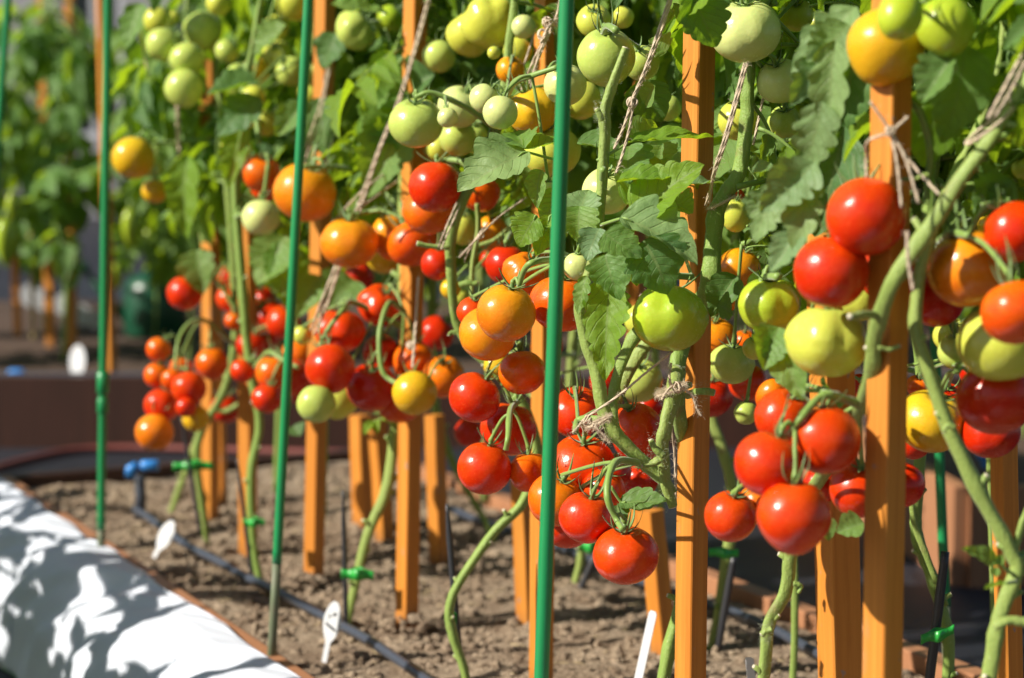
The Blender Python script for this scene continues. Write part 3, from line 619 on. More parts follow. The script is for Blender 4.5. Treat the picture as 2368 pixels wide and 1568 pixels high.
# ================================================================ tomatoes: x y radius distance colour shape "label"
# each block starts with a truss: plant key, then the stalk's polyline (x,y,Y ...)
TR = r'''
T K 430,100,4.6 410,125,4.35 400,150,4.3 425,180,4.3
365 48 30 4.35 V r small yellowish tomato at the very top left of the upper left green truss
402 40 16 4.5 V r tiny yellow tomato peeping between two green ones in the top left truss
376 103 36 4.28 G r green tomato under the small yellowish one, leftmost in the upper left truss
466 72 46 4.36 G l largest green tomato of the upper left truss, on its right side
432 138 37 4.24 G o green tomato in the middle of the column of the upper left truss
426 205 41 4.22 G h lowest green tomato of the upper left truss, above the dull yellow one
T A 545,420,4.4 500,330,4.5 400,330,4.5 340,330,4.45
308 365 45 4.4 Y r bright yellow tomato alone right beside the second green pole
346 374 34 4.6 G r dull olive tomato behind the bright yellow one
357 442 27 4.45 Y r small yellow tomato below and right of the bright yellow one
T B 600,330,4.0 590,260,4.05 575,220,4.1 560,330,4.05
556 185 36 4.15 G r shaded green tomato behind leaves, upper right of the upper left truss
585 225 26 4.05 V r glossy pale tomato with a bright glint in the leaves left of the second pole
590 165 30 4.3 Y r yellowish tomato deep in the leaves between the upper left truss and pole
640 128 34 4.4 V o yellow green tomato behind leaves touching the left of the second pole
672 165 32 4.2 G r green tomato half behind the left side of the second pole, near the top
548 275 35 4.15 V r olive tomato hanging above the pointed green one among left leaves
545 345 33 4.12 V h pointed olive green tomato just above the left orange red pair
683 4 42 4.1 V r yellow green tomato cut by the top edge, left of the second pole
735 165 36 4.2 G r dark green tomato just right of the second pole near the top
722 215 30 4.3 V r green tomato half hidden under the dark one right of the second pole
T B 545,500,4.05 575,490,4.0 605,470,3.95 620,380,3.95
604 400 42 4.0 O r orange red tomato at left, upper one of a pair beside the second pole
612 436 30 4.15 R r red tomato mostly hidden below the orange red one left of the second pole
603 503 40 3.92 P r small pale green tomato under the orange red pair at left
T C 930,480,3.75 830,400,3.8 740,385,3.72 702,385,3.7
705 445 66 3.75 A o large amber tomato half behind the second green pole
T A 548,720,4.4 500,650,4.4 470,640,4.35 435,640,4.3
427 678 38 4.3 R r single round red tomato hanging under a leaf at left, above the small tomato truss
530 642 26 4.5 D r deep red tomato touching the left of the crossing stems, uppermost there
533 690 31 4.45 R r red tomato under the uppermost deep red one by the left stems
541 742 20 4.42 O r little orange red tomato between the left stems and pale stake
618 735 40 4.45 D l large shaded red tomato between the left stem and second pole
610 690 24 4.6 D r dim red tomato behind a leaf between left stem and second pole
T A 545,800,4.4 470,740,4.3 420,770,4.22 405,850,4.18 410,930,4.18
367 808 27 4.2 O r uppermost small orange red tomato of the far left truss
363 868 28 4.2 O r left middle tomato of the far left truss, with two glints
398 878 24 4.1 O r small orange tomato in the middle of the far left truss
418 850 24 4.3 O r partly hidden tomato in the upper middle of the far left truss
490 842 35 4.3 O h elongated orange red tomato at the right of the far left truss
437 898 38 4.08 R r biggest red tomato in the middle of the far left truss
374 938 38 4.14 R r red tomato left of the small grey rod, above the lowest orange one
357 1000 41 4.12 A r lowest tomato of the far left truss, glowing orange
430 942 22 4.06 R r tiny red tomato with a pink glint over the grey rod
453 968 29 4.1 Y r small orange yellow tomato right of the grey rod
522 945 32 4.5 D r dim red tomato behind the short side shoot at left
T B 590,850,4.0 620,815,3.95 650,830,3.92 690,850,3.9
560 858 26 4.0 R r red tomato against the left crossing stem beside the yellow stake
597 872 30 4.1 O r small orange red tomato right of the left crossing stem, in shade
632 862 38 3.95 O r orange red tomato just left of the second pole, level with the big truss
617 922 33 3.9 R r red tomato with a pink glint, lowest one left of the second pole
672 872 42 3.98 R r red tomato right behind the second pole in its lower half
700 905 30 4.05 D r dim red tomato low behind the second pole, left of the pale green one
612 790 34 4.4 D o dim red tomato behind the tie twine left of the second pole
T C 937,760,3.7 820,700,3.68 790,720,3.62 740,800,3.6 760,870,3.58
699 775 21 3.7 V r tiny pale yellow green tomato beside the second pole
785 765 53 3.68 R l large ribbed red tomato below the twine right of the second pole
764 854 53 3.55 R h orange red tomato hanging just above the round pale green one
732 934 42 3.52 G r round pale green tomato at the bottom of the truss right of the second pole
783 925 42 3.75 V h greenish orange tomato tucked behind the round pale green one
T C 935,720,3.66 900,700,3.6 878,770,3.56 882,850,3.54 905,880,3.53 945,890,3.5 990,880,3.52
878 706 48 3.72 R l lobed red tomato with two glints behind the curled stalk
882 815 39 3.72 R r red tomato behind the curled truss stalk at centre left
957 838 46 3.68 O r orange red tomato behind the vertical twine end with green sepals on it
860 896 54 3.62 D o broad deep red tomato left of the yellow one
922 935 46 3.62 O o orange red tomato partly behind the yellow one
959 909 48 3.45 Y r round yellow tomato in front of two orange red ones
1027 873 46 3.6 O h orange red tomato touching the right side of the yellow one
T C 932,545,3.72 880,490,3.68 850,490,3.62 810,500,3.6
808 561 61 3.6 A o round amber tomato above the tied twine, left of the orange pair
888 590 40 3.85 Y r dull yellow tomato hidden behind the amber and orange ones
903 550 43 3.66 A t narrow amber half of a close pair above the middle
955 562 54 3.58 O o orange partner on the right of the narrow amber tomato
T D 1100,400,3.2 1070,375,3.22 1030,370,3.24 1010,380,3.22
1006 432 56 3.2 R r bright orange red tomato highest in the middle, beside the upper stem
990 488 53 3.33 O o orange tomato directly below the highest bright orange red one
1112 445 43 3.36 O h orange tomato behind the point of the pale serrated leaf
1012 610 36 3.42 D r deep red tomato below the cut stub left of the bowed stem
1072 530 32 3.5 V t olive tomato between the bowed stem and thin side stem
1138 540 38 3.4 A t oval amber tomato crossed by a thin brown twine
1133 600 22 3.6 D r dim orange scrap of tomato behind the side stem, below the oval amber one
880 475 17 4.1 D r tiny dull red tomato deep in shade above the orange pair
T D 1215,500,3.3 1180,540,3.2 1170,560,3.15
1170 612 44 3.2 D r dark red tomato left of the curled truss stalk, upper middle
1042 668 22 3.4 Y r small yellow tomato left of the bowed stem
1062 690 22 3.5 V r dull green tomato behind the bowed stem
T E 1340,600,2.74 1290,600,2.72 1240,605,2.66 1215,620,2.66 1200,660,2.68
1213 632 48 2.86 O l orange red lobed tomato behind the curled stalk, over the amber pair
1170 724 63 2.70 A r large glossy amber tomato with a small blossom scar, upper one of a touching pair
1128 772 60 2.86 A o amber tomato behind and below the large glossy one
1093 722 34 2.95 R r red tomato edge left of the glossy amber pair
1298 702 66 2.76 O o orange red tomato crossed by the nearest green pole
T D 1195,830,3.0 1190,815,2.95 1205,805,2.92
1207 861 50 2.9 O r small orange red tomato alone under the amber pair
1150 845 30 3.2 Y r dull yellow tomato behind the bowed stem under the amber pair
1185 850 22 3.1 O r orange scrap of tomato left behind the single small orange red one
T D 1195,930,2.98 1180,950,2.86 1175,1010,2.8 1170,1040,2.8
1097 919 56 2.92 R r round red tomato with a square glint, left of the bowed stem
1176 992 60 2.98 R r red tomato with its green star of sepals facing the viewer
1120 1083 58 2.86 R r round red tomato at lower left of the middle cluster, lowest on that side
1224 1092 50 2.88 O d pinched double orange red tomato touching the nearest green pole
T E 1400,970,2.62 1340,970,2.66 1330,1000,2.64
1332 952 58 2.86 R o red tomato right of the nearest green pole, under the slanting twine
1345 1076 70 2.78 R o large red tomato right of the nearest green pole, in the middle of the cluster
1475 1002 64 2.80 R t tall red tomato between the two cut side stems
1415 1092 42 2.96 D r red tomato behind the thick diagonal side stem
1480 1108 40 3.02 D r dim red tomato below the tall red one
T E 1475,1070,2.58 1430,1065,2.55 1410,1095,2.52 1405,1150,2.5 1425,1200,2.5 1440,1225,2.48
1285 1155 60 2.74 O r orange red tomato low behind the nearest green pole
1312 1205 60 2.78 R r red tomato below the orange red one at the nearest green pole
1395 1135 48 2.74 R r red tomato half hidden behind the knobbly truss stalk
1357 1197 59 2.56 R o red tomato with a pink glint, next to the lowest hanging one
1447 1284 70 2.52 R o lowest hanging ripe tomato, with an orange shoulder, in sharp focus
T N 1015,200,4.4 1100,200,4.1 1160,130,3.9
1015 130 35 3.5 G r small light green tomato left of the big lobed yellow green one
1083 82 50 3.45 V d left lobes of the big yellow green tomato near the top edge
1133 52 60 3.35 V l big lobed yellow green tomato near the top edge, left of the pole
1142 122 14 3.1 V r tiny round green tomatolet with open sepals under the big lobed one
1197 118 30 3.3 V r light yellow green tomato left of the frayed knot
1015 345 28 3.5 V r green tomato hanging behind the biggest green one at upper left of centre
T D 1150,300,3.2 1080,250,3.1 1000,215,3.08 960,225,3.08
963 284 57 3.1 G o biggest round green tomato above the highest orange red one
1062 247 46 3.16 P r pale green tomato with sepals in the middle of the green cluster
1035 272 22 3.0 P r little pale green tomato under the starry sepals
1058 318 40 3.2 G r green tomato with a glint below the pale ones, over the bowed stem
1092 318 34 3.3 G r dark green tomato in shade beside the glinting green one
T D 1170,230,2.95 1190,190,2.86 1230,175,2.82 1290,155,2.8
1120 228 32 2.95 P r pale whitish green tomato, left of a small front one
1157 260 37 2.78 P r small whitish green tomato with curled sepals in sharp focus
1232 257 56 2.94 Y l yellow green ribbed tomato right of the small whitish one
1180 162 30 3.2 A r amber shoulder of a tomato showing behind the twine above the pale ones
1307 196 45 2.86 P r pale green tomato half behind the nearest green pole near the top
1345 232 42 2.98 V r olive tomato right of the nearest green pole behind the pale one
1277 352 60 2.96 V o large green tomato under leaves crossed by the nearest green pole
1268 448 25 2.80 P h small pointed whitish green tomato left of the nearest green pole
T E 1425,70,2.6 1405,60,2.66 1395,75,2.7
1373 48 36 3.0 V o yellow green tomato at the top edge right of the nearest green pole
1402 134 62 2.74 G h big smooth green tomato with upright sepals at the top middle
1484 146 38 2.84 G r small olive green tomato right of the big smooth one, behind twine
T E 1392,420,2.62 1395,390,2.6
1404 441 52 2.66 P o shining pale green tomato among the leaves at centre, with curled sepals on top
1335 616 31 2.70 P r small pale green tomato right of the nearest green pole, left of hanging leaves
T E 1600,640,2.62 1560,640,2.6 1540,660,2.6
1547 734 81 2.56 L l big green tomato under a dark leaf, touching the tall middle stake
1480 880 48 3.1 G r dark green tomato in shade behind the forked stems
1480 740 34 3.1 V r dull green tomato behind the left side of the big green one
1590 790 30 3.0 R r red scrap of tomato below the big green one
1560 590 34 2.85 V r yellowish tomato behind the dark leaf above the big green one
T E 1740,130,2.62 1735,40,2.6 1720,10,2.58
1724 72 74 2.6 P o big pale green tomato near the top, right of the tall middle stake
1805 187 50 2.66 P o pale green tomato partly behind the long grey green leaf
1842 35 36 2.8 V o yellow green tomato at the top behind the long leaf
1708 278 44 2.84 V r pale yellow green tomato behind the slanting twine and upper stem
1816 282 38 2.8 G l light green ribbed tomato right of the upper stem
1702 498 34 2.9 V t yellow green tomato right of the stem fork
1695 458 26 3.0 R r red shoulder of a tomato above the yellow green one at the stem fork
T F 1790,560,2.9 1740,560,2.84 1715,565,2.84
1710 621 45 2.9 A r brownish amber tomato in shade right of the middle stake
1688 690 26 3.0 A r small shaded amber tomato under the brownish one
1650 782 50 3.0 A o shaded orange tomato behind the right side of the middle stake
1692 841 49 2.86 G l dark green tomato with a sunlit rim right of the middle stake
1730 885 42 3.05 R o red tomato behind the dark green one with the sunlit rim
1640 915 50 3.2 D o dim red tomato behind the stake at the level of the twine knot
1725 955 26 2.9 G r small dull green tomato alone under the red ones right of the middle stake
1722 790 26 3.2 O r orange red tomato behind the lime green one
T F 1800,640,2.4 1770,640,2.45 1760,650,2.45
1764 660 34 2.60 L r lime green tomato lobe with long sepals behind the front lime one
1779 705 68 2.46 L l glossy lime green tomato right of the middle stake
1745 805 26 2.75 V r yellow scrap of tomato under the glossy lime green one
T F 1985,480,2.15 1960,440,2.18 1940,470,2.2
2003 501 85 2.12 R r large red tomato at the top of the right truss, before the thick stake
1922 629 80 2.14 R r large red tomato below and left of the top one on the right truss
2060 625 72 2.30 R r red tomato behind the thick diagonal stem
1985 690 52 2.42 V o yellow green tomato peeping below the two large red ones
2000 648 24 2.36 Y h yellow tip of a tomato between the two large red ones
1915 789 88 2.2 V l large pale green tomato under the red pair, with an orange tinged base
1862 810 44 2.34 V r left lobe of a green tomato behind the large pale green one
2115 625 44 2.6 R r red tomato right of the thick diagonal stem
T F 1985,935,2.2 1930,915,2.15 1895,920,2.14 1850,970,2.12 1830,1000,2.14
1782 915 34 2.4 O t orange and yellow tomato edge behind the hanging leaf at right
1812 965 62 2.3 R r red tomato behind the forked truss stalk at lower right
1908 1018 76 2.14 R r glossy red tomato left of the thick stake, uppermost in front of the truss
1778 1074 75 2.13 R r large orange red tomato at the left of the lower right truss
1690 1194 57 2.34 R r small round red tomato hanging left of the lower right truss
1755 1165 45 2.34 O r orange red tomato behind the lowest of the lower right truss
1836 1197 80 2.1 R h lowest and largest orange red tomato of the lower right truss
1900 1120 40 2.4 D r dim red tomato above the leaf beside the thick stake
1985 1132 62 2.32 R r deep red tomato showing left behind the thick stake
2085 1122 50 2.36 D r deep red tomato showing right behind the thick stake
1952 1212 26 2.5 O r red scrap of tomato over a leaf between the two right stakes
2112 1022 38 2.5 D r dark red tomato just right of the thick stake
T H 2150,560,2.2 2150,210,2.25 2100,40,2.15
2047 110 82 2.14 Y h big yellow tomato near the top in front of the thick stake
2081 35 52 2.04 L t glossy lime tomato overlapping the big yellow one at the top
2189 62 63 2.1 L h lime green tomato hanging near the top right corner
T H 2170,560,2.25 2200,540,2.15 2240,545,2.1
2244 621 88 2.14 A o large amber orange tomato with a mottled shoulder at the right
2165 690 62 2.34 D r deep red tomato behind and left of the large amber orange one
2348 536 66 2.08 R r red tomato cut by the right edge, above the orange one
2290 520 27 2.4 Y r small yellow tomato just left of the red one at the right edge
2352 722 76 2.0 O o big orange tomato cut by the right edge
2318 790 94 2.14 V o large green tomato behind the big orange one at the right edge
2215 812 42 2.35 G o dim olive tomato between the right stem and the large green one
2368 388 26 2.3 V r shaded green tomato half cut by the right edge, high up
2200 775 40 2.5 V o dark olive tomato behind the deep red one at the right
T H 2210,860,2.3 2230,840,2.3 2260,850,2.25
2304 920 83 2.18 R o shining deep red tomato low at the right, near the edge
2290 998 62 2.34 D o shaded red tomato under the shining deep red one
2152 974 72 2.36 Y o yellow tomato half behind the right diagonal stem
2125 893 27 2.5 O l small orange red tomato with spread sepals over the yellow one
2190 930 42 2.55 D r dim red tomato behind the right diagonal stem
T J 1330,400,4.0 1310,300,3.9
823 71 45 3.9 G l ribbed green tomato high up between the second pole and the next stake
904 42 29 4.0 L r small bright green tomato right of the ribbed one near the top
505 8 26 4.2 V r green tomato at the top edge right of the upper left truss
640 62 26 4.2 V r yellow green tomato beside the second pole just below the top edge
525 118 26 4.3 G r green tomato right of the largest one in the upper left truss
615 285 28 4.2 V r yellow green tomato above the left orange red pair
760 70 24 4.1 G r small green tomato in leaves left of the high ribbed one
1210 62 26 3.2 P r pale tomato at the top left of the frayed knot
1440 40 24 3.1 V r small yellow green tomato above the big smooth one with upright sepals
1545 250 28 3.0 G r green tomato in the shaded leaves left of the tall middle stake
1895 60 30 2.9 V r yellow green tomato behind the top of the long grey green leaf
T J 1330,820,4.0 1260,830,3.8 1200,900,3.6
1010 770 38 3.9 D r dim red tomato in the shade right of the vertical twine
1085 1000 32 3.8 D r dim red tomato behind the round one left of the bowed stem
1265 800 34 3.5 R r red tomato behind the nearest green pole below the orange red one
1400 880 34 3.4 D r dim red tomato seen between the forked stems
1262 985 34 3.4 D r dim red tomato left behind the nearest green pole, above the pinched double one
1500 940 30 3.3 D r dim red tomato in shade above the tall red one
T L 745,760,4.3 700,700,4.25 660,690,4.2
655 745 37 4.3 R r red tomato behind the second pole above the small pale green one
690 820 36 4.2 O r orange red tomato between the second pole and the ribbed red one
580 800 32 4.3 D r dim red tomato behind the left crossing stem above the short twine
830 640 33 4.2 D r dim red tomato under the round amber tomato
T G 2130,860,2.95 2060,850,2.9 1990,880,2.8
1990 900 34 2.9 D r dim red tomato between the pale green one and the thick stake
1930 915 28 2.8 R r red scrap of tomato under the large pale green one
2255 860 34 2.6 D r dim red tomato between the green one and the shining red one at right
'''
TOMS = []; trusses = []; cur = None
for ln in TR.strip().split('\n'):
    q = ln.split(' ')
    if q[0] == 'T':
        cur = dict(plant=q[1], pts=[tuple(float(a) for a in s.split(',')) for s in q[2:]], toms=[]); trusses.append(cur)
    else:
        t = dict(x=float(q[0]), y=float(q[1]), r=float(q[2]), Y=float(q[3]), c=q[4], s=q[5], label=' '.join(q[6:]), tr=cur); cur['toms'].append(t); TOMS.append(t)
# push tomatoes that would run into each other apart along their line of sight (size in the picture kept)
def tpos(t): return P(t['x'], t['y'], t['Y'])
for it in range(60):
    moved = 0
    for i, a in enumerate(TOMS):
        for b in TOMS[i+1:]:
            ra, rb = a['r']*PX(a['Y']), b['r']*PX(b['Y'])
            d = (tpos(a)-tpos(b)).length; need = (ra+rb)*.93
            if d < need:
                f, g = (a, b) if a['Y'] <= b['Y'] else (b, a); g['Y'] += (need-d)*.35 + .001; f['Y'] -= (need-d)*.06; moved += 1
    if not moved: break
GRP = {'R': 'ripe red tomatoes on the plants', 'D': 'ripe red tomatoes on the plants', 'O': 'ripening orange tomatoes on the plants', 'A': 'ripening orange tomatoes on the plants',
       'Y': 'yellow tomatoes on the plants', 'V': 'unripe green tomatoes on the plants', 'G': 'unripe green tomatoes on the plants', 'P': 'unripe green tomatoes on the plants', 'L': 'unripe green tomatoes on the plants'}
rng = random.Random(11)
def stalk(parent, pts, r0, r1, name='truss_stalk', seg=8):
    pp = smooth_path(pts, 7); n = len(pp); m = MB(); m.tube(pp, knobby(pp, lerp_list([r0, r1], n), int(r0*1e5) % 50, .2), seg); m.build(name, M['stalk'], parent); return pp
for tr in trusses:
    rach = smooth_path([P(*p) for p in tr['pts']], 8); tr['path'] = rach
    root = PLANTS[tr['plant']]['root']; Ym = tr['pts'][-1][2]
    m = MB(); n = len(rach); m.tube(rach, knobby(rach, lerp_list([.0046, .0034], n), n, .25), 10)
    for t in tr['toms']:
        c = tpos(t); r = t['r']*PX(t['Y'])
        near = min(rach, key=lambda p: (p-(c+Vector((0,0,r*1.2)))).length)
        to = (near - c); to.z = max(to.z, 0); L = to.length
        ax = Vector((0,0,1))*1.0 + (to/L if L > 1e-6 else Vector((0,0,0)))*.85 + Vector((rng.uniform(-.2,.2), rng.uniform(-.25,.2), 0)); ax.normalize()
        t['ax'] = ax
        top = c + ax*r*.90
        if (near-top).length < .26:
            mid = top + ax*r*.38; pts = [top - ax*r*.1, top + ax*r*.15, mid, mid*.45 + near*.55 + Vector((0,0,.006)), near]
            pp = smooth_path(pts, 5); k = len(pp); rs = [.0023 + .0013*math.exp(-((i-k*.42)/1.2)**2) for i in range(k)]
            m.tube(pp, [x*(.8 + r*9) for x in rs], 7)
    m.build('truss_stalk', M['stalk'], root)
    A = np.array([tuple(p) for p in rach]); x, y, Yd = proj(A)
for i, t in enumerate(TOMS):
    c = tpos(t); r = t['r']*PX(t['Y'])*1.085; me = tom_mesh(t['s'], t['c'], i)
    o = bpy.data.objects.new('tomato', me); col.objects.link(o)
    sq = {'t': (.92, .92, .98), 'o': (1.03, 1.03, 1.12), 'l': (.99, .99, 1.12), 'd': (1, .86, 1.02)}.get(t['s'], (1.01, 1.01, 1.06))
    q = Vector((0,0,1)).rotation_difference(t['ax']).to_matrix().to_4x4()
    o.matrix_world = Matrix.Translation(c) @ q @ Matrix.Rotation(rng.random()*6.28, 4, 'Z') @ Matrix.Diagonal((r*sq[0], r*sq[1], r*sq[2], 1))
    tag(o, t['label'], 'tomato', GRP[t['c']])
    ca = bpy.data.objects.new('calyx', CAL[i % 6]); col.objects.link(ca); ca.parent = o
    dim = SH[t['s']][i % len(SH[t['s']])]; ca.location = (0, 0, (dim[2]-dim[3]) - .74 + .02); q_ = 1.12 + .2*rng.random(); ca.scale = (q_, q_, q_); ca.location.z -= .74*(q_-1)
    t['cw'] = c; t['rw'] = r
DISC = np.array([(t['x'], t['y'], t['r']*.93, t['Y']) for t in TOMS] + STEMPTS)
# ================================================================ leaves placed one by one (the ones the photo shows clearly)
HL = []
def hero(key, a, b, wpx, roll=40, mat='leaf', teeth=6, droop=.12, fold=.38, stalk=None, depth=.20, quilt=.030, seed=None):
    root = PLANTS[key]['root']; A, B = P(*a), P(*b); L = (B-A).length; seed = seed or int(a[0]*7+b[1]) ; rr = random.Random(seed)
    y = (B-A).normalized(); f = Vector((-.15, -1, .1)); zz = f*math.cos(R(roll)) + Vector((-.1, .1, 1))*math.sin(R(roll))
    v, fc, uv = [], [], []
    leaflet(v, fc, uv, L, wpx*PX(a[2])*1.42, frame(A, y, zz), rr, 36, 5, teeth, fold, droop, quilt, depth)
    n1 = len(fc)
    if stalk:
        mb = MB(); pp = smooth_path([P(*s) for s in stalk] + [A, A + y*L*.12], 6); mb.tube(pp, lerp_list([.0022, .0012], len(pp)), 7)
        n0 = len(v); v += [Vector(p) for p in mb.v]; fc += [tuple(i+n0 for i in q) for q in mb.f]; uv += [(0,.5)]*len(mb.v)
    inv = Matrix.Translation(-root.location)
    me = mesh_uv('leaf', [inv @ p for p in v], fc, uv, [M[mat], M['stalk']], [0]*n1 + [1]*(len(fc)-n1))
    o = bpy.data.objects.new('leaf', me); col.objects.link(o); o.parent = root; HL.append(o)
    return o
# pale serrated leaf left of the near pole, with its stalk
hero('D', (1216,352,2.74), (1066,432,2.70), 112, 35, 'leaf_grey', 6, .10, .6, [(1300,372,2.76),(1262,364,2.75)])
hero('D', (1214,340,2.74), (1190,300,2.78), 70, 30, 'leaf', 4)
hero('D', (1210,345,2.76), (1110,350,2.80), 90, 60, 'leaf', 5)
hero('E', (1216,345,2.74), (1305,320,2.76), 74, 65, 'leaf_young', 4)
hero('E', (1338,330,2.68), (1445,338,2.66), 60, 70, 'leaf_dark', 4)
hero('E', (1455,330,2.62), (1652,310,2.60), 74, 62, 'leaf_young', 6, .05, .4, [(1380,372,2.62),(1420,350,2.62)])
hero('E', (1460,320,2.64), (1520,280,2.70), 80, 20, 'leaf', 4)
hero('E', (1455,340,2.66), (1445,420,2.60), 90, 15, 'leaf', 5)
hero('E', (1530,340,2.68), (1520,420,2.62), 70, 15, 'leaf', 5)
hero('E', (1470,500,2.56), (1618,362,2.54), 110, 40, 'leaf_young', 6, .05, .35)
hero('E', (1450,470,2.58), (1500,390,2.64), 60, 25, 'leaf_young', 5)
hero('E', (1440,505,2.54), (1628,572,2.50), 118, 58, 'leaf_grey', 5, .12, .6, [(1390,520,2.58)])
hero('E', (1580,425,2.58), (1676,418,2.60), 50, 55, 'leaf_grey', 4, .05, .3)
hero('E', (1560,470,2.58), (1605,490,2.56), 60, 45, 'leaf', 4)
hero('E', (1490,560,2.52), (1560,670,2.50), 130, 25, 'leaf_dark', 5, .1, .2)
hero('E', (1340,500,2.60), (1352,430,2.62), 84, 25, 'leaf_grey', 5)
hero('E', (1340,480,2.60), (1330,560,2.58), 80, 20, 'leaf', 5)
hero('E', (1385,530,2.57), (1352,600,2.55), 66, 25, 'leaf_grey', 5)
hero('E', (1400,590,2.55), (1418,690,2.52), 84, 20, 'leaf', 5)
hero('E', (1410,640,2.57), (1392,880,2.52), 92, 12, 'leaf_young', 9, .08, .35, depth=.3)
hero('E', (1355,640,2.56), (1330,728,2.55), 34, 15, 'leaf', 6)
hero('E', (1455,560,2.60), (1470,660,2.58), 56, 15, 'leaf_young', 5)
hero('E', (1300,440,2.72), (1250,520,2.72), 50, 20, 'leaf', 4)
hero('E', (1272,500,2.66), (1245,595,2.64), 52, 20, 'leaf_young', 5, .1, .3, [(1290,540,2.66),(1285,500,2.66)])
hero('E', (1240,500,2.64), (1192,570,2.64), 70, 15, 'leaf_young', 6, .1, .3, [(1250,530,2.66)])
hero('E', (1300,520,2.66), (1270,570,2.66), 50, 20, 'leaf', 4)
hero('E', (1250,395,2.72), (1228,475,2.70), 44, 15, 'leaf', 4)
hero('E', (1430,420,2.56), (1560,405,2.55), 50, 70, 'leaf_young', 5)
hero('E', (1400,540,2.52), (1480,600,2.50), 80, 35, 'leaf', 5)
hero('E', (1540,120,2.7), (1500,90,2.7), 60, 25, 'leaf', 4)
hero('E', (1600,-20,2.5), (1650,120,2.52), 100, 20, 'leaf_dark', 6, .1, .3, [(1700,-40,2.55)])
hero('E', (1640,-30,2.5), (1580,50,2.5), 70, 50, 'leaf_young', 6)
hero('E', (1700,640,2.62), (1640,735,2.60), 70, 30, 'leaf_dark', 3)
hero('E', (1660,705,2.55), (1700,722,2.56), 60, 20, 'leaf_dark', 3)
hero('E', (1515,200,2.72), (1480,240,2.74), 60, 20, 'leaf', 3)
hero('E', (1480,190,2.8), (1520,290,2.8), 90, 20, 'leaf_dark', 4)
hero('E', (1560,60,2.9), (1600,150,2.9), 60, 25, 'leaf', 4)
hero('E', (1435,1160,2.6), (1535,1165,2.56), 66, 55, 'leaf_dark', 4, .05, .2, [(1412,1125,2.6)])
hero('E', (1428,1170,2.6), (1432,1232,2.58), 54, 20, 'leaf_dark', 3)
# the long grey green compound leaves right of the middle stake
for a, b, w_, r_ in [((1975,20,2.24),(1820,170,2.22),130,20), ((1960,60,2.22),(1880,150,2.2),110,15), ((1900,120,2.22),(1845,250,2.2),90,15), ((1930,100,2.2),(1890,330,2.2),110,12),
                     ((1900,240,2.2),(1865,420,2.2),120,15), ((1880,380,2.2),(1770,500,2.18),130,20), ((1870,400,2.2),(1850,600,2.18),110,15), ((1800,430,2.24),(1735,560,2.24),110,18),
                     ((1850,520,2.2),(1790,640,2.2),100,22), ((1760,440,2.3),(1745,520,2.3),80,20)]:
    hero('F', a, b, w_*.74, r_ + (10 if a[0] % 20 else -8), 'leaf_grey', 5, .10, .30, depth=.34, quilt=.020)
hero('F', (1740,400,2.44), (1790,380,2.42), 40, 50, 'leaf', 3)
hero('F', (1990,60,2.3), (1940,330,2.34), 130, 10, 'leaf_dark', 6)
hero('F', (1950,300,2.34), (1900,560,2.36), 120, 10, 'leaf_dark', 6)
hero('F', (1800,760,2.28), (1752,850,2.26), 80, 25, 'leaf', 5)
hero('F', (1790,770,2.28), (1850,930,2.24), 80, 18, 'leaf', 6)
hero('F', (1810,800,2.3), (1880,850,2.3), 60, 30, 'leaf_dark', 4)
hero('F', (1900,890,2.22), (1960,930,2.26), 60, 40, 'leaf_dark', 3)
hero('F', (1915,1195,2.3), (1920,1255,2.3), 34, 15, 'leaf', 4)
hero('F', (1995,1210,2.28), (1935,1235,2.28), 56, 30, 'leaf', 3)
hero('H', (2230,110,2.12), (2215,350,2.14), 120, 12, 'leaf', 6, .1, .25)
hero('H', (2200,130,2.10), (2130,240,2.10), 90, 40, 'leaf', 5)
hero('H', (2170,180,2.2), (2150,400,2.22), 120, 8, 'leaf_young', 6)
hero('H', (2320,60,2.3), (2310,260,2.3), 150, 20, 'leaf', 6)
hero('H', (2340,420,2.2), (2250,500,2.2), 90, 25, 'leaf', 5)
hero('H', (2305,500,2.3), (2330,420,2.3), 80, 20, 'leaf', 5)
hero('H', (2310,1300,2.1), (2224,1262,2.08), 36, 30, 'leaf', 4, .05, .3, [(2345,1330,2.12),(2325,1315,2.1)])
hero('H', (2330,1348,2.08), (2268,1358,2.06), 22, 60, 'leaf_young', 4, .05, .3, [(2350,1345,2.1)])
hero('H', (2308,1305,2.1), (2318,1282,2.1), 22, 30, 'leaf', 3)
hero('H', (2306,1312,2.1), (2298,1335,2.1), 20, 30, 'leaf', 3)
# left and centre, softer
hero('C', (940,190,3.72), (858,240,3.68), 110, 20, 'leaf', 5)
hero('C', (935,230,3.70), (850,330,3.66), 130, 18, 'leaf', 6)
hero('C', (925,280,3.68), (855,455,3.64), 120, 12, 'leaf', 7)
hero('C', (960,200,3.66), (1000,170,3.64), 90, 30, 'leaf_dark', 5)
hero('C', (862,975,3.72), (838,1005,3.7), 22, 30, 'leaf_young', 4)
hero('C', (885,968,3.72), (905,950,3.7), 20, 30, 'leaf_young', 3)
hero('C', (870,972,3.72), (874,1000,3.7), 16, 20, 'leaf_young', 3)
hero('C', (870,545,3.9), (820,590,3.9), 90, 20, 'leaf_dark', 4)
hero('L', (820,650,3.9), (760,700,3.85), 90, 25, 'leaf', 4)
hero('L', (735,640,4.0), (700,740,3.95), 76, 20, 'leaf', 4)
hero('B', (660,550,4.0), (600,660,3.96), 110, 15, 'leaf', 7)
hero('B', (650,560,4.0), (655,690,3.96), 70, 15, 'leaf', 6)
hero('B', (690,650,4.1), (672,720,4.1), 50, 20, 'leaf_young', 4)
hero('A', (455,580,4.3), (470,680,4.26), 74, 15, 'leaf', 4)
hero('A', (432,365,4.3), (395,545,4.25), 70, 12, 'leaf_young', 4)
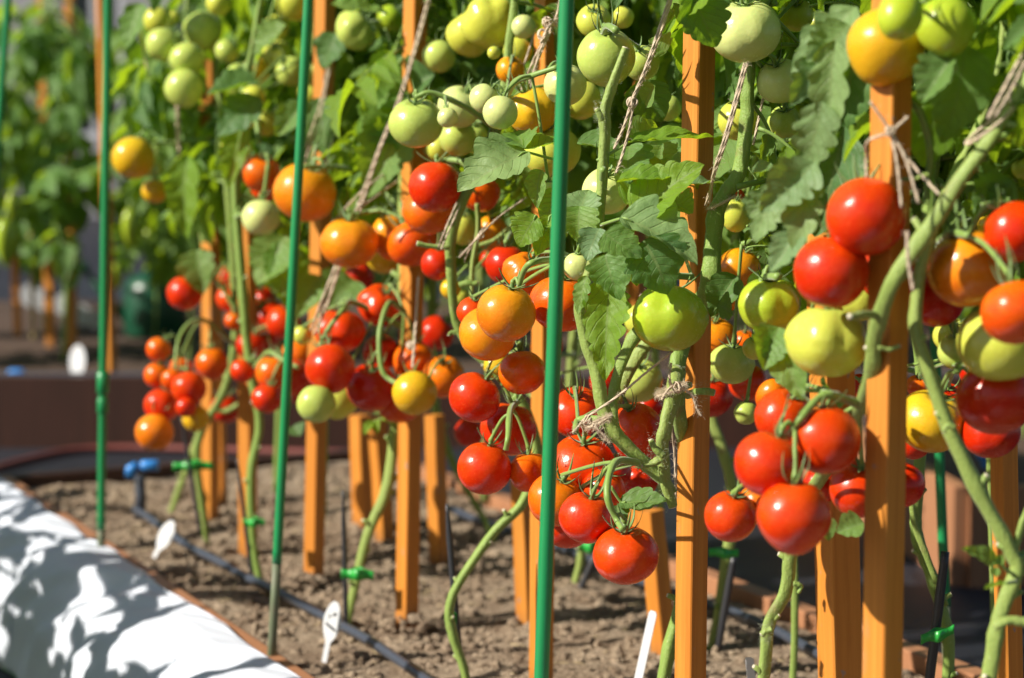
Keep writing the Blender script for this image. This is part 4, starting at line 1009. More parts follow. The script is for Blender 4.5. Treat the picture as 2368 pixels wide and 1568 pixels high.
hero('A', (460,370,4.3), (440,420,4.3), 60, 25, 'leaf', 3)
hero('A', (325,10,4.4), (285,105,4.36), 60, 25, 'leaf', 4)
hero('A', (395,-30,4.3), (340,20,4.3), 60, 40, 'leaf_dark', 4)
hero('B', (590,190,4.0), (480,215,3.96), 80, 40, 'leaf_dark', 4)
hero('B', (600,230,4.0), (490,300,3.96), 80, 30, 'leaf_dark', 4)
hero('B', (560,280,4.0), (530,430,3.96), 60, 15, 'leaf_young', 5)
hero('B', (660,60,3.95), (570,140,3.95), 70, 40, 'leaf', 6)
hero('B', (700,240,3.9), (640,320,3.9), 60, 30, 'leaf', 5)
hero('L', (780,80,3.9), (740,160,3.9), 70, 30, 'leaf_dark', 4)
hero('L', (770,10,3.7), (900,15,3.7), 60, 55, 'leaf', 6)
hero('L', (735,230,3.95), (760,360,3.92), 90, 15, 'leaf_dark', 5)
hero('B', (680,985,4.0), (690,1010,3.98), 40, 25, 'leaf_dark', 3)
# ================================================================ the rest of each plant's foliage, leaf by leaf
SR = Vector((0,0,1)).cross(SUN).normalized(); SU = SUN.cross(SR)
TW = np.array([tuple(t['cw']) for t in TOMS]); TRr = np.array([t['rw'] for t in TOMS])
SC = np.stack([TW @ np.array(SR), TW @ np.array(SU), TW @ np.array(SUN)], 1)
COR = np.array((1.05, 5.12, -.10))      # sun reaches the end of the terracotta bed through a gap in the rows
def lower_limit(x): return np.interp(x, [-100, 300, 420, 600, 760, 900, 1250, 1500, 1700, 1850, 2050, 2368], [520, 520, 560, 660, 690, 650, 640, 640, 700, 760, 560, 640])
def blocked(A, rr, psun, limit=True, cover=.0):
    x, y, Yd = proj(A)
    if Yd.min() < .9: return True
    rel = A - COR; along = rel @ np.array(SUN); per = np.linalg.norm(rel - along[:, None]*np.array(SUN), axis=1)
    if ((per < .13) & (along > 0)).any(): return True
    inside = (x > -60) & (x < 2430) & (y > -60) & (y < 1620)
    if limit and (inside & (y > lower_limit(x))).mean() > .06: return True
    if inside.any():
        dx = x[:, None]-DISC[None, :, 0]; dy = y[:, None]-DISC[None, :, 1]
        hit = (dx*dx+dy*dy < (DISC[None, :, 2]*1.02)**2) & (Yd[:, None] < DISC[None, :, 3]+.03) & inside[:, None]
        if hit.mean(axis=0).sum() > cover: return True
        for (xb, yb, xt, yt, Y, w_) in CLEAR_ST:
            xs = xb + (xt-xb)*(y-yb)/(yt-yb); h = inside & (abs(x-xs) < w_*.5) & (Yd < Y) & (y > min(yt, yb)) & (y < max(yb, yt))
            if h.mean() > .02 and rr.random() < .9: return True
    if rr.random() < psun:
        B = np.stack([A @ np.array(SR), A @ np.array(SU), A @ np.array(SUN)], 1)
        dx = B[:, None, 0]-SC[None, :, 0]; dy = B[:, None, 1]-SC[None, :, 1]
        h = (dx*dx+dy*dy < (TRr[None]*.95)**2) & (B[:, None, 2] > SC[None, :, 2]) & (B[:, None, 2] < SC[None, :, 2]+2.2)
        if h.any(): return True
    return False
def add_leaves(key, n, zlo, zhi, Lr=(.16, .30), seed=1, back=.0, mats=('leaf', 'leaf', 'leaf_dark', 'leaf_young'), psun=.75, spread=.0, cover=0):
    rr = random.Random(seed + hash_(key)); pl = PLANTS[key]; root = pl['root']; path = [p for p in pl['path'] if zlo < p.z < zhi]; made = 0; tries = 0
    if not path: return 0
    while made < n and tries < n*14:
        tries += 1; p = rr.choice(path).copy(); mk = rr.choice(mats); me, smp = rr.choice(LEAVES[mk])
        az = rr.uniform(0, 2*math.pi); 
        if back and rr.random() < back: az = rr.uniform(-.2, math.pi+.2) - math.pi/2      # mostly away from the viewer
        L = rr.uniform(*Lr); tilt = rr.uniform(-1.1, .35)
        p += Vector((rr.uniform(-1,1), rr.uniform(-1,1), 0))*spread
        Mx = Matrix.Translation(p) @ Matrix.Rotation(az, 4, 'Z') @ Matrix.Rotation(tilt, 4, 'X') @ Matrix.Rotation(rr.uniform(-.7, .7), 4, 'Y') @ Matrix.Diagonal((L, L, L, 1))
        A = smp @ np.array(Mx.to_3x3()).T + np.array(Mx.translation)
        if blocked(A, rr, psun, cover=cover): continue
        o = bpy.data.objects.new('leaf', me); col.objects.link(o); o.parent = root; o.matrix_local = Matrix.Translation(-root.location) @ Mx; made += 1
    return made
NL = {}
for key, n, back, cv in [('A',34,.3,.0),('K',34,.4,.0),('B',40,.4,.0),('C',44,.5,.0),('D',44,.5,.0),('E',40,.55,.0),('F',40,.5,.0),('G',44,.5,.0),('H',34,.5,.0),('I',52,.4,.0),('J',54,.4,.0),('L',48,.4,.0),('N',56,.4,.0)]:
    NL[key] = add_leaves(key, n, .42, 1.32, seed=3, back=back, psun=.6, cover=cv, mats=('leaf', 'leaf', 'leaf_dark', 'leaf_young', 'leaf_young'))
    if key in 'CDEFGHIJLN': NL[key] += add_leaves(key, 40, .50, 1.10, Lr=(.08, .17), seed=77, back=.25, psun=.45, spread=.06, mats=('leaf', 'leaf_young', 'leaf'))
for k in range(7): NL['Z%d' % k] = add_leaves('Z%d' % k, 92, .30, 1.34, (.18, .34), seed=9, psun=.3, mats=('leaf', 'leaf', 'leaf_dark', 'leaf_young'), spread=.07)
print('LEAVES', NL)
# ================================================================ twine, clips, rods, tags, drip irrigation
def twine(pts, label, rpx=None, Y=3, r=.0011, plies=3, fuzz=60, ends=0, knots=(), loops=(), group='jute twine tying plants to stakes'):
    """pts: list of strands, each a list of (x, y, Y)"""
    m = MB(); rr = random.Random(len(label)*7 + len(pts)); first = P(*pts[0][0])
    r *= .86
    for si, st in enumerate(pts):
        pp = smooth_path([P(*p) for p in st], 1 if len(st) > 40 else 10); dense = []
        for i in range(len(pp)-1):
            k = max(1, int((pp[i+1]-pp[i]).length/.004)); dense += [pp[i].lerp(pp[i+1], j/k) for j in range(k)]
        dense.append(pp[-1]); n = len(dense)
        for q in range(plies):
            path = []
            for i, p in enumerate(dense):
                t = (dense[min(i+1, n-1)]-dense[max(i-1, 0)]).normalized(); a = t.orthogonal().normalized(); b = t.cross(a); ph = i*.62 + q*2*math.pi/plies
                path.append(p + (a*math.cos(ph)+b*math.sin(ph))*r*.85)
            m.tube(path, r, 5)
        for _ in range(int(fuzz*n*.004/.1)):
            i = rr.randrange(n-1); d = Vector((rr.uniform(-1,1), rr.uniform(-1,1), rr.uniform(-1,1))).normalized(); p = dense[i] + d*r*1.4; L = rr.uniform(.002, .007)
            m.tube([p, p + d*L*.6 + Vector((0,0,.001)), p + d*L + Vector((rr.uniform(-.002,.002), 0, rr.uniform(-.002,.002)))], .00012, 3, False)
    for (x, y, Y, s) in knots:
        c = P(x, y, Y)
        for q in range(5):
            ax = Vector((rr.uniform(-1,1), rr.uniform(-1,1), rr.uniform(-.6,.6))).normalized(); a = ax.orthogonal().normalized(); b = ax.cross(a)
            loop = [c + (a*math.cos(k*.55)+b*math.sin(k*.55))*s*(1+.1*math.sin(k*1.7)) + ax*math.sin(k*.8)*s*.4 for k in range(12)]
            m.tube(smooth_path(loop, 3), r*1.05, 5)
    o = m.build('garden_twine', M['twine'], origin=first); return tag(o, label, 'twine', group)
def around(x, y, Y, r, tilt=.3, turns=1.0, ph=0):      # a loop round a stem or stake
    c = P(x, y, Y); out = []
    for k in range(int(14*turns)+1):
        a = ph + k/14*2*math.pi; out.append(c + Vector((math.cos(a)*r, math.sin(a)*r, math.cos(a)*r*tilt)))
    x_, y_, Y_ = proj(np.array([tuple(p) for p in out])); return list(zip(x_, y_, Y_))
twine([[(998,-10,3.5),(930,220,3.5),(878,350,3.5),(832,492,3.5)], [(992,-10,3.52),(926,215,3.51),(872,352,3.51),(824,490,3.52)]], 'long double twine slanting down from the top to the round amber tomato', knots=[(836,470,3.5,.006)], r=.0014, fuzz=20)
twine([[(932,372,3.78),(840,440,3.6),(755,530,3.9)], [(928,412,3.76),(850,468,3.6),(815,490,3.6)]], 'thin twine pair running left from the stake over the amber tomato', r=.0011, fuzz=15)
twine([[(788,604,3.62),(755,690,3.6),(726,775,3.62)], [(780,604,3.6),(742,700,3.6),(720,765,3.64)], [(792,604,3.64),(762,690,3.62),(735,770,3.6)]], 'bundle of pale twine below the round amber tomato', r=.0015, fuzz=15)
twine([[(968,640,3.5),(962,740,3.49),(954,850,3.44)]], 'vertical twine with a small knot above the yellow tomato', knots=[(950,800,3.48,.0065)], r=.0016, fuzz=20)
twine([[(1298,-10,3.0),(1286,40,3.0),(1262,95,3.0),(1240,150,3.0),(1205,240,3.02)], [(1296,10,3.0),(1275,70,3.0),(1248,120,2.99),(1222,230,3.0)], [(1262,80,3.0),(1225,160,3.02),(1190,250,3.04)], [(1290,42,3.0),(1268,62,2.98),(1258,90,2.98)], [(1290,60,3.0),(1270,60,2.99),(1250,100,2.98)]],
      'frayed knotted twine bundle left of the nearest green pole at the top', knots=[(1266,52,2.99,.007),(1255,80,2.99,.007)], r=.0012, fuzz=90)
twine([[(1240,60,3.2),(1222,120,3.2),(1195,200,3.2)]], 'single thin twine left of the frayed knotted bundle at the top', r=.0011, fuzz=20)
twine([[(1550,-10,2.60),(1520,80,2.60),(1490,165,2.60),(1462,230,2.60)], [(1556,-10,2.62),(1526,80,2.61),(1496,160,2.61),(1465,230,2.6)], [(1462,230,2.6),(1444,290,2.60),(1420,345,2.6)], [(1465,232,2.6),(1455,300,2.60),(1436,370,2.6),(1425,400,2.6)]],
      'pale twine slanting past the small olive tomato and splitting in two below a knot', knots=[(1462,238,2.6,.006)], r=.0013, fuzz=50)
twine([[(1210,462,3.1),(1150,505,3.05),(1095,560,3.02),(1062,595,3.12)], [(1062,480,3.12),(1035,540,3.1),(1020,578,3.1)], [(1056,470,3.12),(1028,535,3.09),(1014,572,3.12)], [(1128,515,3.08),(1095,560,3.06),(1075,600,3.1)]],
      'thin brown twine looped round the bowed stem beside the oval amber tomato', r=.0009, fuzz=40, knots=[(1112,545,3.06,.004)])
twine([[(1722,146,2.54),(1700,230,2.54),(1672,330,2.54),(1650,400,2.56),(1640,470,2.6)], [(1728,146,2.55),(1706,230,2.55),(1678,330,2.55),(1655,395,2.57),(1632,475,2.62)], around(1668,468,2.66,.016,.5,1.1, 3.6)], 'pale twine slanting beside the upper stem and looped under the stem fork', r=.0012, fuzz=50)
twine([[(1768,210,2.72),(1756,270,2.72),(1742,335,2.72)]], 'short twine right of the upper stem, between two green tomatoes', r=.0012, fuzz=30)
twine([[(1556,812,2.56),(1490,865,2.55),(1430,915,2.55),(1352,968,2.56)], around(1385,975,2.60,.013,.5,2.2,2.5), [(1350,970,2.56),(1335,990,2.55),(1325,1000,2.55)], [(1375,985,2.55),(1398,1008,2.55),(1412,1025,2.55)], [(1372,980,2.55),(1390,1010,2.56),(1405,1020,2.56)]],
      'taut twine rising from the knot on the diagonal stem to the big green tomato', knots=[(1358,972,2.56,.0055)], r=.0010, fuzz=70)
twine([around(1552,902,2.62,.016,.4,2.3,1.2), [(1558,890,2.55),(1542,905,2.54),(1530,925,2.54)], [(1575,895,2.55),(1600,915,2.55),(1612,945,2.55),(1622,962,2.55)], [(1552,840,2.56),(1548,870,2.55),(1552,895,2.55)], [(1548,960,2.66),(1560,1050,2.69),(1562,1160,2.69)]],
      'knotted twine round the hairy stem against the tall middle stake, with two frayed ends', knots=[(1566,896,2.55,.006)], r=.0011, fuzz=90)
twine([[(2012,235,2.08),(2040,275,2.08),(2058,300,2.08)], [(2100,270,2.08),(2058,305,2.08),(2008,326,2.09),(2003,360,2.12),(2004,410,2.12)], [(2058,300,2.08),(2075,380,2.07),(2085,480,2.06)], [(2060,302,2.08),(2095,370,2.07),(2125,470,2.06)], [(2060,310,2.09),(2110,380,2.09),(2172,450,2.06)]],
      'star of crossed pale twine on the thick near stake', knots=[(2058,304,2.075,.0045)], r=.0010, fuzz=25)
twine([[(2372,110,2.03),(2330,190,2.03),(2285,275,2.03)], [(2372,140,2.03),(2335,215,2.03),(2300,270,2.03)], around(2290,290,2.08,.022,.8,1.2,2.5)], 'brown twine along the thick diagonal stem near the top right corner', r=.0012, fuzz=10)
twine([[(2098,535,2.04),(2100,600,2.04),(2112,672,2.04)]], 'short loose twine end hanging over the thick diagonal stem', r=.0012, fuzz=20)
twine([[(320,60,4.4),(345,180,4.4)]], 'faint blurred twine left of the upper left green truss', r=.0016, fuzz=5)
twine([[(410,240,4.5),(415,350,4.5),(430,420,4.5)]], 'pale blurred twine under the lowest green tomato of the upper left truss', r=.003, fuzz=5)
twine([[(1480,685,2.9),(1560,640,2.8)]], 'scrap of twine left of the big green tomato', r=.0011, fuzz=60)
twine([[(770,120,3.9),(745,250,3.9),(720,330,3.9),(680,440,3.95)], [(765,120,3.92),(740,240,3.92),(700,360,3.92)]], 'double blurred twine behind the upper part of the second green pole', r=.0013, fuzz=10)
twine([[(598,770,4.3),(650,768,4.3)]], 'short level twine between the left stems and the second green pole', r=.0018, fuzz=10)
# ---- green plastic clips / tape holding stems
def clip(x0, y0, x1, y1, Y, hpx, label, fold=.0):
    a, b = P(x0, y0, Y), P(x1, y1, Y); t = (b-a); L = t.length; tx = t.normalized(); h = hpx*PX(Y)/2; vs = []; fs = []; n = 22
    up = Vector((0,0,1)); dep = Vector((0,1,0))
    for side_ in (0, 1):
        for i in range(n+1):
            u = i/n; bulge = .009*math.exp(-((u-.5)/.17)**2)*(-1 if side_ == 0 else 1); c = a + t*u + dep*(bulge + (.0008 if side_ else -.0008)) + up*(.0012*math.sin(u*7+x0))
            for s in (-1, 1): vs.append(c + up*h*s*(1 - .15*math.sin(u*9)))
    for side_ in (0, 1):
        o = side_*(n+1)*2
        for i in range(n): fs.append((o+i*2, o+i*2+2, o+i*2+3, o+i*2+1))
    m = MB(); m.add(vs, fs); o = m.build('plant_clip', M['clip'], origin=a); s = o.modifiers.new('thickness', 'SOLIDIFY'); s.thickness = .0012
    return tag(o, label, 'plant clip', 'green plastic clips holding stems to rods')
clip(400,1078,494,1076,4.38,20, 'blurred bright green clip on the leftmost stem beside the blue fitting')
clip(562,1207,612,1209,4.02,18, 'green clip joining a black spike to the stem left of the second pole')
clip(789,1326,864,1330,3.68,24, 'flat green clip on the slanting stem and grey spike near the white tag')
clip(1028,1424,1056,1430,3.22,28, 'green clip wrapped round the bowed stem near the ground')
clip(1340,1262,1388,1264,3.98,26, 'green tape on a stem behind the lowest hanging ripe tomato')
clip(1640,1278,1708,1280,3.50,20, 'pale green tape round the stem under the small round tomato of the right truss')
clip(2130,1480,2206,1456,2.84,24, 'bright green tape between the black rod and a ribbed stem at lower right')
# ---- dark plastic rods
def rod(x0, y0, x1, y1, Y, wpx, label, taper=.35, mat='black', flat=1.0):
    a, b = P(x0, y0, Y), P(x1, y1, Y); d = (b-a).normalized(); base = b + d*.05; m = MB(); r = wpx*PX(Y)/2; n = 14
    pts = [a.lerp(base, i/n) for i in range(n+1)]; m.tube(pts, [r*(taper+(1-taper)*min(1, i/3)) for i in range(n+1)], 8, ov=flat)
    o = m.build('support_rod', M[mat], origin=b, smooth=True); return tag(o, label, 'support rod', 'thin dark plastic rods beside the stems')
rod(420,965,455,1180,4.36,10, 'grey rod under the small far left tomatoes')
rod(548,1060,584,1345,4.05,10, 'black spike crossing the yellow stake behind the green clip, left of the second pole')
rod(793,1132,800,1425,3.70,12, 'upright grey spike left of the slanting stem with the flat clip')
rod(1033,1165,1056,1440,3.24,16, 'dark pointed spike left of the bowed stem')
rod(1384,1270,1350,1345,4.0,16, 'short black spike behind the lowest hanging ripe tomato')
rod(1698,1285,1660,1500,3.56,18, 'black spike beside the taped stem right of the tall middle stake', .8)
rod(2186,1276,2146,1600,2.86,24, 'black round rod leaning against the ribbed stem at lower right', .85)
# ---- plant tags
def tag_label(x0, y0, x1, y1, Y, wpx, label, marks=True, round_=False, yaw=0.0, tip=.5):
    a, b = P(x0, y0, Y), P(x1, y1, Y); L = (a-b).length; up = (a-b).normalized(); w_ = wpx*PX(Y)/2; base = b
    x = Vector((math.cos(yaw), math.sin(yaw), 0)); x = (x - up*x.dot(up)).normalized(); nrm = x.cross(up); prof = []
    N_ = 28
    for i in range(N_+1):
        u = i/N_
        if round_: k = math.sqrt(max(0, 1-(2*u-1)**2))*1.0
        elif tip == 0: k = 1 if u < .97 else .6
        else: k = .26 + .02*math.sin(u*5) if u < .42 else .26 + .74*math.sin(min(1, (u-.42)/.58)*math.pi)**.75*(1 if u < .99 else .5)
        prof.append((u, max(k, .04)*w_))
    vs = []; fs = []; th = .0006
    for s in (-1, 1):
        for u, k in prof: vs += [base + up*L*u - x*k + nrm*th*s, base + up*L*u + x*k + nrm*th*s]
    o2 = 2*(N_+1)
    for i in range(N_):
        fs += [(2*i, 2*i+1, 2*i+3, 2*i+2), (o2+2*i, o2+2*i+2, o2+2*i+3, o2+2*i+1), (2*i, 2*i+2, o2+2*i+2, o2+2*i), (2*i+1, o2+2*i+1, o2+2*i+3, 2*i+3)]
    m = MB(); m.add(vs, fs); root = empty('plant_tag', base); m.build('blade', M['white'], root, smooth=False)
    if not round_:
        m = MB(); m.tube([base - up*.02, base + up*L*.0], .002, 6); m.build('spike', M['white'], root)
    if marks:
        m = MB(); f = nrm if nrm.y < 0 else -nrm
        def st(pts, r=.0005):
            r *= 1.7; m.tube([base + up*L*v + x*w_*h + f*(th+.0004) for h, v in pts], r, 4)
        st([(-.42,.80),(-.38,.77),(-.18,.775)], .0006); st([(-.02,.80),(.02,.81)]); st([(.12,.845),(.10,.80)], .0006); st([(.22,.85),(.34,.845),(.24,.81)], .0006); st([(-.5,.735),(-.42,.73)])
        pts = [(-.62+i*.075, .665+.012*math.sin(i*2.3) - i*.0035) for i in range(17)]; st(pts, .0009); st([(p[0], p[1]-.008) for p in pts[3:15]], .0007)
        m.build('handwriting', M['ink'], root)
    return tag(root, label, 'plant tag', 'white plastic tags stuck in the soil')
tag_label(777, 1392, 746, 1550, 3.48, 52, 'white oval tag with faint handwriting stuck in soil beside the near drip pipe', yaw=-.6)
tag_label(400, 1206, 342, 1315, 4.28, 44, 'blurred white tag leaning over the far end of the drip pipe', marks=False, yaw=-.6)
tag_label(1511, 1413, 1472, 1590, 3.0, 22, 'thin white tag seen edge on, left of the tall middle stake', marks=False, tip=0, yaw=-.6)
tag_label(1733, 1520, 1740, 1600, 2.9, 22, 'short white tag cut by the bottom edge beside the thick right stem', marks=False, tip=0, yaw=-.6)
tag_label(183, 798, 175, 872, 7.2, 56, 'round white blurred tag on the edge of the back bed', marks=False, round_=True, yaw=-.7)
for i, (x, y, s) in enumerate([(68,690,34),(100,700,34),(142,710,30),(190,735,32),(222,745,30)]):
    tag_label(x, y-s*1.0, x+2, y+s*.6, G(x, y+s*.6).y, s*1.25, ['white blurred tag nearest the left edge in the row on the back bed', 'second white blurred tag from the left edge on the back bed', 'third white blurred tag from the left, in the gap between stakes on the back bed', 'white blurred tag right of the far stakes on the back bed', 'last white blurred tag in the row, touching the second green pole'][i], marks=False, round_=True)
tag_label(755,1000,756,1040,7.3,34, 'white blurred tag on the back bed, seen between two stakes below the pale green tomato', marks=False, round_=True)
tag_label(690,1005,692,1050,7.2,30, 'white blurred tag on the back bed just right of the second green pole', marks=False, round_=True)
tag_label(1390,845,1390,880,4.6,14, 'scrap of a pale tag seen through the forked stems', marks=False, round_=True)
# ---- drip irrigation
def pipe(pts, r, label):
    pp = smooth_path(pts, 10); pp = [Vector((p.x, p.y, r + .010 + .006*noise.noise(Vector((i*.09, r*99 + pts[0].x, 0))))) for i, p in enumerate(pp)]
    m = MB(); m.tube(pp, r, 12); o = m.build('drip_pipe', M['pipe'], origin=pp[0]); return tag(o, label, 'drip pipe', 'dark drip pipes lying on the soil')
d1 = pipe([G(312,1196), G(380,1245), G(470,1300), G(560,1350), G(660,1402), G(760,1452), G(860,1512), G(950,1572), G(1100,1680)], .0085, 'near drip pipe running diagonally past the white oval tag')
pipe([G(1020,1190), G(1080,1212), G(1200,1252), G(1350,1310), G(1500,1372), G(1700,1440), G(1890,1540), G(2050,1640)], .0085, 'drip pipe behind the stakes, running down to the right')
m = MB(); a = G(322,1200); q = P(322, 1098, a.y); m.tube([a + Vector((0,0,0)), a.lerp(q, .5) + Vector((.004,0,0)), q], .0125, 12)
pr = empty('drip_riser', a); o = m.build('riser_pipe', M['pipe'], pr)
m = MB(); q2 = P(300,1090,a.y); q3 = P(322,1080,a.y); m.tube([P(301,1104,a.y), P(303,1085,a.y), P(318,1076,a.y)], [.013,.013,.011], 12); m.tube([P(326,1078,a.y), P(330,1077,a.y), P(366,1076,a.y), P(368,1076,a.y)], [.009,.0125,.0125,.009], 14); m.build('elbow_fitting', M['blue'], pr)
tag(pr, 'dark riser pipe with bright blue elbow fitting at the far left bed end', 'pipe fitting')
def fitting(x, y, Y, wpx, label):
    r = wpx*PX(Y)/2; c = P(x, y, Y); m = MB(); m.tube([c + Vector((-r*1.3,0,0)), c + Vector((-r*.9,0,0)), c + Vector((r*.9,0,0)), c + Vector((r*1.3,0,0))], [r*.7, r, r, r*.7], 14)
    m.tube([c, c + Vector((0,0,-r*2.2))], r*.6, 10); tag(m.build('pipe_fitting', M['blue'], origin=c), label, 'pipe fitting', 'blue pipe fittings on the back beds')
fitting(38, 868, 7.2, 30, 'small blue fitting on the back bed near the left edge')
fitting(796, 1064, 6.9, 28, 'blue fitting behind the stakes below the pale green tomato')
fitting(2278, 1052, 5.2, 28, 'blue fitting behind the stems at the right, on the terracotta bed')
m = MB(); pts = [(-20,1086,6.0),(60,1064,6.3),(170,1042,6.5),(300,1036,6.6),(500,1040,6.6),(700,1046,6.6),(900,1050,6.6)]
m.tube(smooth_path([G(x, y, -.205) for x, y, _ in pts], 8), .012, 8); tag(m.build('garden_hose', simple('red_hose', (.26,.07,.055), .5), origin=G(0,1070,-.2)), 'dull red hose lying on the black path behind the near bed', 'hose')
m = MB(); pp = [bed3(-.0, t, .012) + Vector((0,.05,0)) for t in (0, 1, 2, 3, 4, 5)]; m.tube(smooth_path(pp, 6), .012, 8); tag(m.build('drip_pipe', M['pipe'], origin=pp[0]), 'dark drip pipe along the front edge of the back bed', 'drip pipe', 'dark drip pipes lying on the soil')
# clods heaped round two stake feet
def mound(x, y, r, label):
    c = G(x, y); rr = random.Random(int(x)); m = MB()
    for i in range(60):
        vs, fs = ico(rr.uniform(.004, .012), i, (1,1,.7)); a = rr.random()*6.28; d = r*rr.random()**.6
        p = c + Vector((math.cos(a)*d, math.sin(a)*d, .018*(1-d/r) + .004)); m.add([v + p for v in vs], fs)
    tag(m.build('soil_mound', M['soil'], origin=c, smooth=False), label, 'soil crumbs', kind='stuff')
mound(700, 1352, .045, 'small mound of clods at the foot of a stake left of the grey support spike')
mound(942, 1452, .05, 'crumbly soil round the foot of the stake standing clear')
# fine hairs on the stems in focus (part of the plant)
rr = random.Random(8); m = MB()
for (x, y, r, Yd) in STEMPTS:
    if not (1330 < x < 1780 and Yd < 2.85): continue
    c = P(x, y, Yd)
    for _ in range(46):
        a = rr.uniform(0, 2*math.pi); d = Vector((math.cos(a), math.sin(a), rr.uniform(-.3, .3))).normalized(); p = c + d*r*PX(Yd)*1.02 + Vector((0,0,rr.uniform(-.012,.012))); L = rr.uniform(.0012, .0032)
        m.tube([p, p + d*L], .00009, 3, False)
m.build('stem_hairs', M['fuzz'], PLANTS['E']['root'])['kind'] = 'stuff'
# ================================================================ plants of the other beds
def bush(root, path, n, L, seed, mat, zlo, zhi, spread=.12, test=True):
    rr = random.Random(seed); v, f, uv, mi = [], [], [], []
    lib = [compound(300+seed*5+k, 1.0, 2, 6, 1, (.4, .9, 1.3)[k]) for k in range(3)]
    for i in range(n):
        a = rr.choice(path).copy(); a.z = rr.uniform(zlo, zhi); az = rr.uniform(0, 6.28); s = rr.uniform(*L)
        Mx = Matrix.Translation(a) @ Matrix.Rotation(az, 4, 'Z') @ Matrix.Rotation(rr.uniform(-1.1, .4), 4, 'X') @ Matrix.Rotation(rr.uniform(-.6, .6), 4, 'Y') @ Matrix.Diagonal((s, s, s, 1))
        lv, lf, lu, lm = lib[i % 3]; n0 = len(v); v += [Mx @ p for p in lv]; f += [tuple(q+n0 for q in t) for t in lf]; uv += lu; mi += lm
    return mesh_uv('foliage', v, f, uv, [M[mat], M['stalk']], mi)
bushes = []
for k in range(5):
    bushes.append(bush(None, [Vector((0,0,.5)), Vector((.02,.01,.6))], 60, (.22, .38), 20+k, ('leaf', 'leaf_young', 'leaf', 'leaf', 'leaf_young')[k], .50, 1.36))
def far_plant(x, y, rz, k, label, z=0, sc=1.0, group='leafy plants of the beds behind', fruit=0):
    root = empty('tomato_plant', (x, y, z), rz); tag(root, label, 'tomato plant', group)
    o = bpy.data.objects.new('foliage', bushes[k % 5]); col.objects.link(o); o.parent = root; o['kind'] = 'stuff'; o.scale = (sc, sc, sc)
    m = MB(); b = Vector((x, y, z)); m.tube(smooth_path([b + Vector((0,0,-.02)), b + Vector((.02,0,.4)), b + Vector((-.02,.01,.8)), b + Vector((0,0,1.25*sc))], 5), .009, 8)
    me = m.build('main_stem', M['stem'], root)
    return root
rr = random.Random(31)
lab3 = ['at the far left of the back bed', 'second from the left on the back bed', 'behind the leftmost far stakes', 'behind the far stake with the round white tag', 'directly behind the second green pole', 'behind the bright yellow tomato', 'above the dark green can', 'behind the upper left green truss', 'far behind the left crossing stems', 'far behind the tomato truss right of the second pole', 'deep behind the long slanting twine', 'far behind the middle stakes', 'far behind the tall middle stake']
xs3 = [-2.55, -2.2, -1.85, -1.62, -1.35, -1.12, -.85, -.5, -.15, .2, .55, .95, 1.4]
for i, (x, lb) in enumerate(zip(xs3, lab3)):
    r = far_plant(x + rr.uniform(-.06,.06), (7.75 if i % 2 else 8.6) + rr.uniform(-.2,.2), rr.random()*6, i, 'blurred leafy plant ' + lb, sc=rr.uniform(.86,.98), group='blurred plants of the back bed')
for i, x in enumerate([-3.1, -2.4, -1.7, -1.0, -.3, .4, 1.1, 1.8]):
    far_plant(x, 9.9 + rr.uniform(-.3,.3), rr.random()*6, i+1, 'blurred leafy plant in the hindmost row, ' + ['leftmost of eight', 'second of eight from the left', 'third of eight from the left', 'fourth of eight from the left', 'fifth of eight from the left', 'sixth of eight from the left', 'seventh of eight from the left', 'rightmost of eight'][i], sc=.9, group='blurred plants of the back bed')
for i, s in enumerate([-1.35, -.85, -.3]):
    p = bed2(s, .45); far_plant(p.x, p.y, rr.random()*6, i+2, 'dark leafy plant on the terracotta bed, ' + ['farthest of three', 'middle one of three', 'nearest of three'][i], sc=1.0, group='leafy plants of the terracotta bed')
for i, (x, y) in enumerate([(-2.15, 7.9)]):
    far_plant(x, y, rr.random()*6, i+3, 'leafy plant of the back bed, ' + 'at the left edge behind the first green pole', sc=.95, group='blurred plants of the back bed')
for i, (x, y) in enumerate([(.35, 7.5), (.8, 7.6), (1.25, 7.5), (1.65, 7.6)]):
    far_plant(x, y, rr.random()*6, i+1, 'leafy plant at the front of the back bed, ' + ['behind the nearest green pole', 'behind the tall middle stake', 'behind the thickest stake', 'behind the right edge stake'][i], sc=.98, group='blurred plants of the back bed')
# unseen row added on the left, out of the frame, to dapple the white fleece with shade
broad = []
for k in range(3):      # strap leaves shaped to lay streaks of shade over the fleece
    rb = random.Random(70+k); v, f, uv = [], [], []
    for q in range(40):
        a = rb.uniform(0, 6.28); z = rb.uniform(.30, .98); d = Vector((math.cos(a), math.sin(a), rb.uniform(-.3, .9))); s = rb.uniform(.30, .48)
        leaflet(v, f, uv, s, s*rb.uniform(.16, .30), frame(Vector((d.x*.06, d.y*.06, z)), d, Vector((rb.uniform(-.4,.4), rb.uniform(-.4,.4), 1))), rb, 14, 3, 2, droop=.5, depth=.1)
    broad.append(mesh_uv('foliage', v, f, uv, [M['leaf']]))
for i, (x, y) in enumerate([(-2.28, 4.9), (-2.18, 4.6), (-2.06, 4.28), (-1.94, 3.96), (-1.82, 3.64), (-1.70, 3.32), (-1.58, 3.00), (-1.46, 2.7), (-1.36, 2.4)]):
    q_ = far_plant(x, y, i*1.3, i, 'unseen strap leaved plant added to shade the fleece, ' + ['farthest of nine', 'second farthest', 'third farthest', 'fourth farthest', 'in the middle of nine', 'fourth nearest', 'third nearest', 'second nearest', 'nearest of nine'][i], z=-.22, sc=.62, group='unseen plants added to shade the fleece')
    fo = [c_ for c_ in q_.children if c_.name.startswith('foliage')][0]; fo.data = broad[i % 3]; fo.scale = (1, 1, 1)
